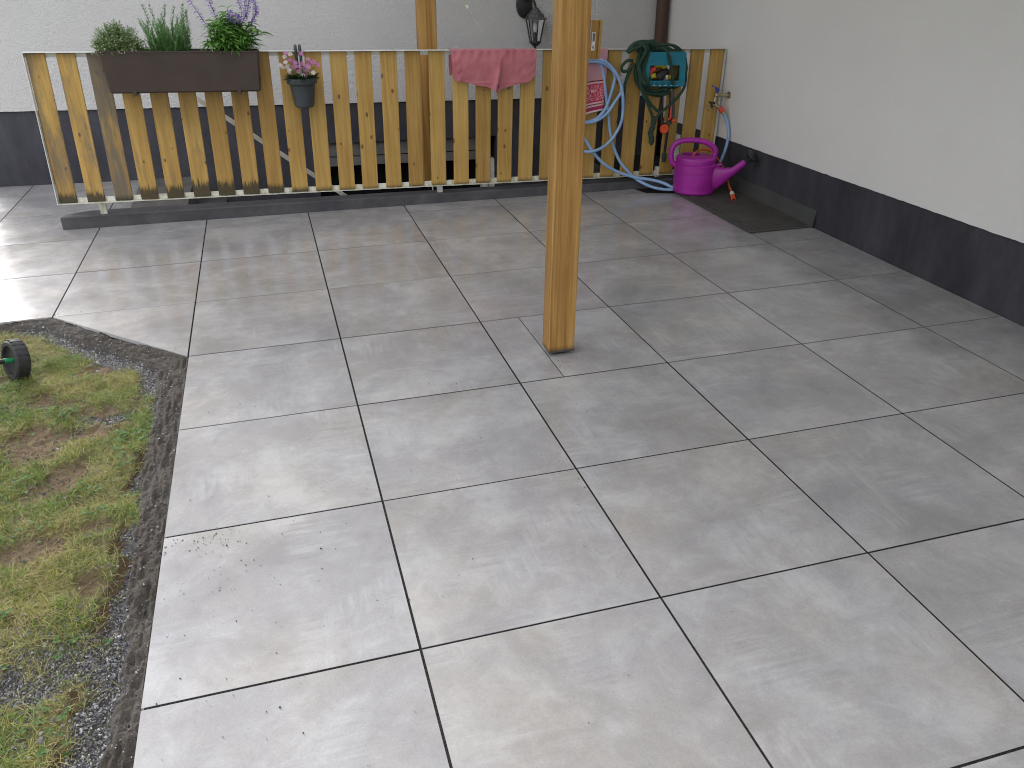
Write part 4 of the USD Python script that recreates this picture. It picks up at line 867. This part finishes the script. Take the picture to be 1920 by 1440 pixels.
obj('coupling_ring', lathe([(.020, 0), (.0205, .008)], (3.972, 4.96, .282), n=16), YELLOW, gn)
obj('coupling_ring', lathe([(.016, 0), (.0165, .008)], (3.986, 4.955, .842), n=16), YELLOW, gn)

sg = thing('spray_gun', 'orange and grey hose spray gun hanging below the turquoise holder', 'spray gun', (3.95, 4.93, .5))
obj('spray_head', [lathe([(0, .004), (.030, .006), (.041, -.006), (.040, -.024), (.028, -.050), (.018, -.058)], (3.917, 4.885, .528), axis=(-.25, -.95, -.15), n=24)], ORANGE, sg, smooth=50)
obj('barrel', [tube(spline([(3.928, 4.935, .540), (3.96, 4.935, .560), (4.01, 4.935, .590)], 5), np.linspace(.022, .016, 11), 12)], GREYP, sg, smooth=True)
obj('head_ring', [lathe([(.034, 0), (.038, .01), (.034, .03), (.022, .045)], (3.925, 4.915, .535), axis=(.4, .8, .2), n=20), tube(spline([(3.90, 4.95, .72), (3.905, 4.95, .64), (3.915, 4.94, .56)], 5), .018, 10)], BLACKP, sg, smooth=40)
obj('handle', [tube(spline([(4.005, 4.935, .60), (4.008, 4.94, .68), (4.0, 4.945, .76), (3.99, 4.945, .84)], 5), .020, 12)], GREYP, sg, smooth=True)
obj('trigger', [tube(spline([(3.975, 4.905, .73), (3.972, 4.9, .68), (3.97, 4.9, .625), (3.955, 4.905, .605)], 5), np.linspace(.007, .013, 16), 8)], REDP, sg, smooth=True)
obj('flow_valve', [lathe([(.017, 0), (.017, .016), (.010, .022), (0, .022)], (4.006, 4.915, .594), axis=(0, -1, 0), n=16), tube(np.array([(4.006, 4.895, .594), (4.036, 4.90, .600)]), .006, 8)], ORANGE, sg, smooth=40)

vt = obj('vent_grille', [bx(4.530, 4.541, 5.76, 5.90, .255 - .022 * q, .266 - .022 * q, .001) for q in range(-1, 13)] + [bx(4.536, 4.5425, 5.765, 5.895, -.03, .28)], WHITEM)
tag(stage.GetPrimAtPath(vt), 'small white ribbed vent grille on the side wall behind the fence end', 'vent grille')

# ================================================================== slate panels in the corner
fp = obj('floor_panel', [bx(4.035, 4.505, 3.50, 4.98, .004, .021, .002), bx(3.985, 4.034, 3.455, 4.90, .0035, .017, .003), bx(4.036, 4.505, 3.455, 3.4985, .0035, .015, .003)], MAT)
tag(stage.GetPrimAtPath(fp), 'dark flat slate-grey panel lying on the tiles under the watering can', 'floor panel')
up = obj('upright_panel', hull([[4.513, 3.44, .002], [4.513, 5.0, .002], [4.536, 3.44, .137], [4.536, 5.0, .137], [4.528, 3.44, .002], [4.528, 5.0, .002], [4.5415, 3.44, .137], [4.5415, 5.0, .137]]), MATP)
tag(stage.GetPrimAtPath(up), 'narrow dark grey panel leaning upright against the plinth', 'wall panel')

# ================================================================== watering can
wc = thing('watering_can', 'magenta plastic watering can with black rose on the dark floor panel', 'watering can', (4.125, 4.64, .021))
CC = np.array([4.128, 4.655, .021]); dd = np.array([.70, -.714, 0]); ee = np.array([.714, .70, 0])
SX, SY = 1.06, .96
prof = [(0, 0), (.150, 0), (.166, .004), (.172, .014), (.1725, .030), (.1700, .036), (.1712, .042), (.1735, .10), (.1745, .165), (.1715, .170), (.1730, .176), (.1738, .214), (.1708, .219), (.1722, .225), (.171, .250), (.163, .256), (.164, .262), (.1655, .292), (.160, .306), (.148, .314), (.135, .316)]
obj('body', lathe(prof, CC, n=56, sx=SX, sy=SY, u=dd), PURPLE, wc, smooth=45)
# lid: half closed deck with an oval filling hole towards the back
n = 40; ang = np.linspace(0, 2 * np.pi, n, endpoint=False)
def oval(r, h, off=0.0, sx=SX, sy=SY): return np.array([CC + dd * (off + r * sx * math.cos(a)) + ee * (r * sy * math.sin(a)) + np.array([0, 0, h]) for a in ang])
rings = [oval(.1355, .316), oval(.125, .320, -.004), oval(.074, .322, -.048, 1.05, .95), oval(.072, .318, -.048, 1.05, .95), oval(.071, .22, -.048, 1.05, .95)]
V = np.vstack(rings); F = []
for i in range(len(rings) - 1):
    for q in range(n):
        l = (q + 1) % n; F += [[i * n + q, i * n + l, (i + 1) * n + l], [i * n + q, (i + 1) * n + l, (i + 1) * n + q]]
obj('lid', (V, np.array(F)), PURPLE, wc, smooth=45)
hx = np.array([.93, -.36, 0]); hx /= np.linalg.norm(hx)
hp_ = lambda a, z: CC + hx * a + np.array([0, 0, z])
H = spline([hp_(-.168, .225), hp_(-.208, .262), hp_(-.218, .325), hp_(-.205, .390), hp_(-.155, .432), hp_(-.06, .446), hp_(.04, .436), hp_(.12, .405), hp_(.160, .355), hp_(.152, .300)], 8)
obj('handle', tube(H, .0235, 12), PURPLE, wc, smooth=True)
sp0 = CC + dd * .150
spout_rings = []
axis_end = CC + dd * .455 + np.array([0, 0, .285])
secs = [(.0, .130, .112, .055), (.045, .148, .100, .048), (.09, .168, .078, .039), (.14, .192, .052, .032), (.20, .222, .033, .026), (.31, .320, .024, .023)]
up_ = np.array([0, 0, 1.0]); Pc = [sp0 + dd * a * .95 + up_ * z for a, z, _, _ in secs]
nn = 16; an = np.linspace(0, 2 * np.pi, nn, endpoint=False); V = []
for c_, (a, z, hh, ww) in zip(Pc, secs):
    tilt = np.clip(a / .2, 0, 1); vdir = up_ * math.cos(.75 * tilt) - dd * math.sin(.75 * tilt)
    V.append(np.array([c_ + vdir * hh * math.sin(t) + ee * ww * math.cos(t) for t in an]))
V = np.vstack(V); F = []
for i in range(len(secs) - 1):
    for q in range(nn):
        l = (q + 1) % nn; F += [[i * nn + q, i * nn + l, (i + 1) * nn + l], [i * nn + q, (i + 1) * nn + l, (i + 1) * nn + q]]
obj('spout', (V, np.array(F)), PURPLE, wc, smooth=True)
obj('spout_stay', tube(spline([CC + dd * .168 + up_ * .235, CC + dd * .20 + up_ * .255, CC + dd * .235 + up_ * .262], 4), .011, 10), PURPLE, wc, smooth=True)
tipc = Pc[-1]; rd = dd * .80 + up_ * .60; rd /= np.linalg.norm(rd)
rdir = dd * .45 + up_ * .89 + np.array([-.15, 0, 0])
obj('rose', lathe([(.0255, -.012), (.027, .004), (.033, .028), (.056, .054), (.062, .060), (.060, .067), (.0, .073)], tipc - rd * .004, axis=(rd + rdir * .35), n=24), BLACKP, wc, smooth=45)

oh = thing('orange_hose', 'short orange hose hanging out of the can with a pale banded coupling', 'hose piece', (4.3, 4.4, .021))
P = spline([CC + np.array([-.05, .0, .27]), CC + np.array([-.01, .01, .335]), CC + np.array([.07, .05, .352]), CC + np.array([.16, .03, .335]), (4.345, 4.62, .27), (4.385, 4.565, .19), (4.372, 4.48, .11), (4.352, 4.38, .066)], 8)
obj('hose_tube', tube(P, .0095, 8), plain('orange_hose', (.42, .075, .03), (.50, .10, .04), rough=.4), oh, smooth=True)
obj('coupling', [lathe([(.012, 0), (.018, .004), (.020, .04), (.019, .062), (.011, .064)], (4.336, 4.335, .050), axis=(-.28, -.85, -.30), n=16)], ORANGE, oh, smooth=40)
obj('coupling_band', [lathe([(.013, 0), (.0185, .002), (.0185, .036), (.013, .038)], (4.349, 4.372, .063), axis=(-.28, -.85, -.30), n=16)], PALE, oh, smooth=40)


# ================================================================== lawn edge: sand, gravel, soil, grass
EDGE = LineString([(0, -1.2), (0, 2.4), (-.8, 3.2), (-1.9, 3.2)])
ER = Polygon([(0, -1.2), (0, 2.4), (-.8, 3.2), (-1.9, 3.2), (-1.9, 5), (2, 5), (2, -1.2)])
from shapely import distance as sdist, points as spoints, contains_xy
def edge_d(x, y):
    d = sdist(EDGE, spoints(np.c_[x, y])); return np.where(contains_xy(ER, x, y), -d, d)
def masks(x, y):
    """0..1 weights: sand, gravel, bare soil, grass at the ground points"""
    d = edge_d(x, y); o = np.zeros_like(x)
    n1 = meshkit.fbm(np.stack([x * 7, y * 7, o], -1), 4, 1) - .5; n2 = meshkit.fbm(np.stack([x * 3.2, y * 3.2, o + 5], -1), 4, 2); n3 = meshkit.fbm(np.stack([x * 18, y * 18, o], -1), 3, 4) - .5
    ws = np.interp(y, [-.5, .2, .6, 1.3, 1.9, 2.4, 2.8, 3.2], [.07, .08, .105, .12, .135, .16, .12, .085])      # width of the raked sand
    wg = np.interp(y, [-.5, .2, .6, 1.1, 1.5, 1.9, 2.3, 2.8, 3.2], [.20, .145, .135, .125, .10, .155, .26, .22, .12])  # outer edge of the gravel
    sand = np.clip((ws + n1 * .07 - d) / .022 + .5, 0, 1)
    grav = np.clip((wg + n1 * .13 + n3 * .06 - d) / .03 + .5, 0, 1) * (1 - sand)
    patch = np.clip((n2 - .56) * 14, 0, 1) * np.clip((.75 - np.abs(y - 2.0)) * 6 + .0, 0, 1) * np.clip((.5 - d) * 6, 0, 1)
    patch = np.maximum(patch, np.clip((n2 - .40) * 12, 0, 1) * np.clip((.46 - y) * 5, 0, 1))
    grav = np.maximum(grav, patch * (1 - sand)); rest = 1 - sand - grav
    edge = np.clip((wg + .055 + n1 * .1 - d) / .03 + .5, 0, 1)
    bare = np.clip((meshkit.fbm(np.stack([x * 4.6, y * 4.6, o + 9], -1), 4, 8) - .60) * 16, 0, 1) * np.clip((d - .14) * 14, 0, 1)
    for bx0, by0, br0 in ((-.44, .92, .11), (-.34, 1.16, .08), (-.52, 1.30, .06)): bare = np.maximum(bare, np.clip((br0 - np.hypot(x - bx0, (y - by0) * .8) + n1 * .16) * 22, 0, 1))
    soil = np.maximum(edge * .9 * np.clip((1.9 - y) * 3, 0, 1) * np.clip((meshkit.fbm(np.stack([x * 9, y * 9, o + 3], -1), 3, 6) - .36) * 9, 0, 1), bare) * rest
    return d, sand, grav, soil, bare * rest, rest - soil
def zground(x, y):
    d, sand, grav, soil, bare, gr = masks(x, y); o = np.zeros_like(x)
    f = lambda k, s, oc=4: meshkit.fbm(np.stack([x * k, y * k, o], -1), oc, s) - .5
    along = np.where(y < 2.4, y, (x - y) * .707)
    rake = (meshkit.fbm(np.stack([d * 75, along * 9, o], -1), 3, 12) - .5)
    lump = np.abs(f(38, 13, 3)) * 2
    z = -.048 + .012 * f(5, 21) * 2
    z = z + sand * (.035 + .030 * rake + .022 * f(24, 14) + .012 * f(62, 19, 3) - .003 * lump) + grav * (.004 + .012 * f(30, 15)) + gr * (.022 + .018 * f(14, 16)) + soil * (.010 + .020 * f(26, 17))
    return np.where(d < -.003, -.06, np.minimum(z, -.006))
GX, GY = np.linspace(-1.5, .02, 330), np.linspace(-.85, 3.23, 860)
XX, YY = np.meshgrid(GX, GY); xs, ys = XX.ravel(), YY.ravel()
d_, sa, ga, so, ba, gr_ = masks(xs, ys); zz = zground(xs, ys)
C = lambda *c: np.array(c)[None]
nz_ = meshkit.fbm(np.stack([xs * 6, ys * 6, 0 * xs], -1), 4, 31)[:, None]
soilc = C(.060, .036, .020) * (1 - ba[:, None]) + C(.165, .118, .074) * ba[:, None]
tint = sa[:, None] * (C(.088, .078, .068) + .06 * (nz_ - .5)) + ga[:, None] * C(.085, .083, .082) + so[:, None] * soilc + gr_[:, None] * (C(.15, .14, .055) * nz_ * 2 * .8 + C(.17, .145, .085) * (1 - nz_))
obj('lawn_edge', (np.c_[xs, ys, zz], grid(330, 860)), GROUND, kind='structure', smooth=True, prim={'tint': np.clip(tint, .01, 1)}, label='bare lawn edge of raked sand, gravel and soil along the slabs')

rg = np.random.default_rng(21)
# seen part only: left of the slabs, right of the picture's left edge with a margin
def scatter(n, dens):
    x = rg.uniform(-1.45, 0, n); y = rg.uniform(-.6, 3.2, n)
    keep = (x > np.interp(y, [-.6, -.1, 1.1, 2.4, 3.2], [-.4, -.48, -.72, -1.08, -1.3])); x, y = x[keep], y[keep]
    m = masks(x, y); p = dens(x, y, m); k_ = (rg.random(len(x)) < p) & (m[0] > .004); return x[k_], y[k_], [q[k_] for q in m]

def instancer(name, label, kindcat, meshes, mats, pos, idx, quat, scale, parent=None):
    path = numbered('/World', name)
    pi = UsdGeom.PointInstancer.Define(stage, path)
    for q, (m, mt, pr) in enumerate(zip(meshes, mats, [None] * len(meshes))):
        g = usdkit.mesh(stage, f'{path}/kinds/variant_{q:03d}', m[:2], mt)
        g.CreateDoubleSidedAttr(True)
        if len(m) > 2: UsdGeom.PrimvarsAPI(g).CreatePrimvar('tint', Sdf.ValueTypeNames.Color3fArray, 'vertex').Set(Vt.Vec3fArray.FromNumpy(np.asarray(m[2], np.float32)))
        pi.GetPrototypesRel().AddTarget(g.GetPath())
    pi.CreateProtoIndicesAttr(Vt.IntArray.FromNumpy(np.asarray(idx, np.int32))); pi.CreatePositionsAttr(Vt.Vec3fArray.FromNumpy(np.asarray(pos, np.float32)))
    pi.CreateOrientationsAttr(Vt.QuathArray([Gf.Quath(float(a), float(b), float(c), float(d)) for a, b, c, d in quat])); pi.CreateScalesAttr(Vt.Vec3fArray.FromNumpy(np.asarray(scale, np.float32)))
    tag(pi.GetPrim(), label, kindcat, None, 'stuff')

def rquat(n, flat=False):
    q = rg.normal(size=(n, 4))
    if flat: a = rg.uniform(0, 2 * np.pi, n); q = np.c_[np.cos(a / 2), rg.normal(0, .1, n), rg.normal(0, .1, n), np.sin(a / 2)]
    return q / np.linalg.norm(q, axis=1, keepdims=True)
stones = []
for q, t_ in enumerate([(.070, .070, .076), (.125, .124, .13), (.19, .19, .195), (.30, .295, .29), (.10, .082, .068), (.46, .45, .44)]):
    p_ = rg.normal(size=(13, 3)); p_ /= np.linalg.norm(p_, axis=1, keepdims=True); p_ *= np.array([1, .72, .5])
    v, f = hull(p_); stones.append((v, f, np.tile(np.array(t_), (len(v), 1))))
x, y, m = scatter(190000, lambda x, y, m: np.clip(m[2] * .95 + m[1] * .06 + m[3] * .05 + m[5] * .035 * (1 + 3 * (y < .5)), 0, 1))
n = len(x); lightp = np.clip(np.interp(y, [0, .5, 1.6, 1.9, 3.2], [.55, .18, .12, .60, .65]), 0, 1)
idx = np.where(rg.random(n) < lightp, rg.choice([1, 2, 3, 3, 5], n, p=[.25, .3, .2, .1, .15]), rg.choice([0, 1, 2, 4], n, p=[.40, .38, .12, .10]))
sc = rg.lognormal(math.log(.0038), .36, n)[:, None] * np.ones((1, 3))
instancer('gravel', 'fine grey gravel scattered between the slabs and the lawn', 'gravel', stones, [STONE] * 6, np.c_[x, y, zground(x, y) + .0022], idx, rquat(n), sc)

# grass blades, one mesh with a tint per blade
def blades(x, y, h, w, lean, col, seg=3):
    n = len(x); az = rg.uniform(0, 2 * np.pi, n); fa = rg.uniform(0, 2 * np.pi, n); z = zground(x, y) - .003
    dx, dy = np.cos(az) * lean, np.sin(az) * lean; px, py = np.cos(fa), np.sin(fa); V, Cc = [], []
    for k_ in range(seg + 1):
        t = k_ / seg; ww = w * (1 - t ** 1.6) * .5 + .0001; cx = x + dx * h * t ** 1.5; cy = y + dy * h * t ** 1.5; cz = z + h * t * (1 - .45 * np.clip(lean, 0, 1.4) * t)
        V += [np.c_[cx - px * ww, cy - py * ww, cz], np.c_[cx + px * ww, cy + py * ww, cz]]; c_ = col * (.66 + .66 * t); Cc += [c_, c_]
    V = np.stack(V, 1).reshape(-1, 3); Cc = np.stack(Cc, 1).reshape(-1, 3); b = (np.arange(n) * (2 * seg + 2))[:, None]
    F = np.concatenate([np.concatenate([b + [2 * k_, 2 * k_ + 1, 2 * k_ + 3], b + [2 * k_, 2 * k_ + 3, 2 * k_ + 2]], 0) for k_ in range(seg)]); return V, F, Cc
def clump(x, y): return meshkit.fbm(np.stack([x * 13, y * 13, 0 * x + 2], -1), 3, 44)
x, y, m = scatter(190000, lambda x, y, m: np.clip((m[5] * (clump(x, y) * 2.4 - .30) + m[3] * .06 + m[2] * .03), 0, 1) * .72)
n = len(x); pick = rg.random(n) + (meshkit.fbm(np.stack([x * 5, y * 5, 0 * x + 7], -1), 3, 50) - .5) * 1.5
pal = np.where(pick[:, None] < .38, C(.36, .32, .13), np.where(pick[:, None] < .62, C(.27, .30, .065), np.where(pick[:, None] < .88, C(.17, .27, .048), C(.10, .19, .038)))) * rg.uniform(.7, 1.25, (n, 1))
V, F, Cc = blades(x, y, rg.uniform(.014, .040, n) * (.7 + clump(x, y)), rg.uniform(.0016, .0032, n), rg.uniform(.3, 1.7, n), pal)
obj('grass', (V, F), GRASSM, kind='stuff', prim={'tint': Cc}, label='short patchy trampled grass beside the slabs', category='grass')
x, y, m = scatter(5200, lambda x, y, m: np.clip((m[5] * (meshkit.fbm(np.stack([x * 6, y * 6, 0 * x + 12], -1), 3, 60) * 5 - 2.5)), 0, 1) + .02 * m[3])
n = len(x); V, F, Cc, k_ = [], [], [], 0
for a, b in zip(x, y):
    z0 = float(zground(np.array([a]), np.array([b]))[0]) + rg.uniform(.006, .022); a0 = rg.uniform(0, 6.28); r = rg.uniform(.005, .0115); cc = np.array([.055, .135, .026]) * rg.uniform(.75, 1.35)
    for l in range(3):
        t = a0 + l * 2.094; dr = np.array([math.cos(t), math.sin(t), rg.uniform(-.1, .35)]); sd_ = np.array([-math.sin(t), math.cos(t), 0]); c0 = np.array([a, b, z0])
        V.append(np.array([c0, c0 + dr * r * .7 + sd_ * r * .62, c0 + dr * r * 1.35 + sd_ * r * .35, c0 + dr * r * 1.25, c0 + dr * r * 1.35 - sd_ * r * .35, c0 + dr * r * .7 - sd_ * r * .62])); F.append(np.array([[0, 1, 2], [0, 2, 3], [0, 3, 4], [0, 4, 5]]) + k_); k_ += 6; Cc.append(np.tile(cc, (6, 1)))
obj('clover', (np.vstack(V), np.vstack(F)), GRASSM, kind='stuff', prim={'tint': np.vstack(Cc)}, label='small clover leaves spread through the grass', category='clover')
x, y, m = scatter(30000, lambda x, y, m: np.clip(m[5] * .5 + m[3] * .25 + m[2] * .05, 0, 1) * .5); n = len(x)
pal = np.where(rg.random((n, 1)) < .5, C(.24, .19, .10), C(.15, .10, .05)) * rg.uniform(.7, 1.3, (n, 1))
V, F, Cc = blades(x, y, rg.uniform(.015, .05, n), rg.uniform(.0012, .0025, n), rg.uniform(1.6, 2.6, n), pal, 2)
obj('dry_grass', (V, F), GRASSM, kind='stuff', prim={'tint': Cc}, label='dry straw-coloured grass lying on the ground', category='dry grass')

# grit lost on the slabs
gx, gy = [], []
for cx, cy, sx_, sy_, n_ in [(.10, .74, .10, .045, 120), (.25, .60, .20, .14, 90), (.4, -.1, .5, .3, 120), (.12, 1.98, .1, .15, 18), (1.0, .75, .5, .4, 60), (1.86, 1.78, .05, .05, 60), (1.55, .80, .06, .10, 35), (-.9, 3.24, .20, .025, 70), (-.06, 2.52, .035, .04, 40), (.25, 3.5, .08, .1, 14), (2.5, 1.0, 1.2, 1.0, 130), (-.70, 4.85, .06, .1, 6), (1.1, 1.2, .5, .9, 60), (3.4, 2.9, .3, .4, 30), (3.6, 1.9, .3, .3, 40), (2.2, 1.35, .25, .15, 28)]:
    gx.append(rg.normal(cx, sx_, n_)); gy.append(rg.normal(cy, sy_, n_))
gx, gy = np.concatenate(gx), np.concatenate(gy); k_ = edge_d(gx, gy) < -.01; gx, gy = gx[k_], gy[k_]; n = len(gx)
instancer('grit', 'dark crumbs of sand and grit lost on the slabs', 'grit', stones[:3], [STONE] * 3, np.c_[gx, gy, np.full(n, .0012)], rg.choice([0, 0, 0, 1, 2], n), rquat(n), rg.lognormal(math.log(.0016), .45, n)[:, None] * np.ones((1, 3)))

# ================================================================== wheel lying in the grass
wh = thing('cart_wheel', 'black ribbed wheel with green hub standing in the grass at the slab corner', 'wheel', (-.87, 2.52, -.03))
wn = np.array([-.80, -.56, .20]); wn /= np.linalg.norm(wn); wcen = np.array([-.822, 2.468, .064]); wu, wv, _ = frame(wn)
RW, WW = .104, .034
obj('tyre', lathe([(RW * .72, -WW), (RW * .90, -WW), (RW * .985, -WW * .75), (RW, -WW * .3), (RW, WW * .3), (RW * .985, WW * .75), (RW * .90, WW), (RW * .72, WW), (RW * .70, WW * .55)], wcen, axis=wn, n=48), TREAD, wh, smooth=40)
for q in range(22):
    a = q * 2 * np.pi / 22; dr = wu * math.cos(a) + wv * math.sin(a); tg = -wu * math.sin(a) + wv * math.cos(a)
    obj('tread_rib', hull([wcen + dr * rr + tg * s1 * (.0055 if rr < RW + .003 else .0042) + wn * s2 * WW * .86 for rr in (RW * .97, RW + .0012) for s1 in (-1, 1) for s2 in (-1, 1)]), TREAD, wh)
obj('wheel_disc', lathe([(0, WW * .25), (RW * .30, WW * .45), (RW * .55, WW * .30), (RW * .72, WW * .55)], wcen, axis=wn, n=32), BLACKP, wh, smooth=40)
obj('inner_disc', lathe([(0, -WW * .25), (RW * .72, -WW * .5)], wcen, axis=wn, n=32), BLACKP, wh)
obj('green_hub', lathe([(0, .050), (.011, .050), (.0135, .045), (.0135, 0)], wcen + wn * .008, axis=wn, n=20), GREENP, wh, smooth=40)
obj('axle', tube(np.array([wcen + wn * .055, wcen + wn * .26]), .0125, 14), BLACKP, wh, smooth=40)
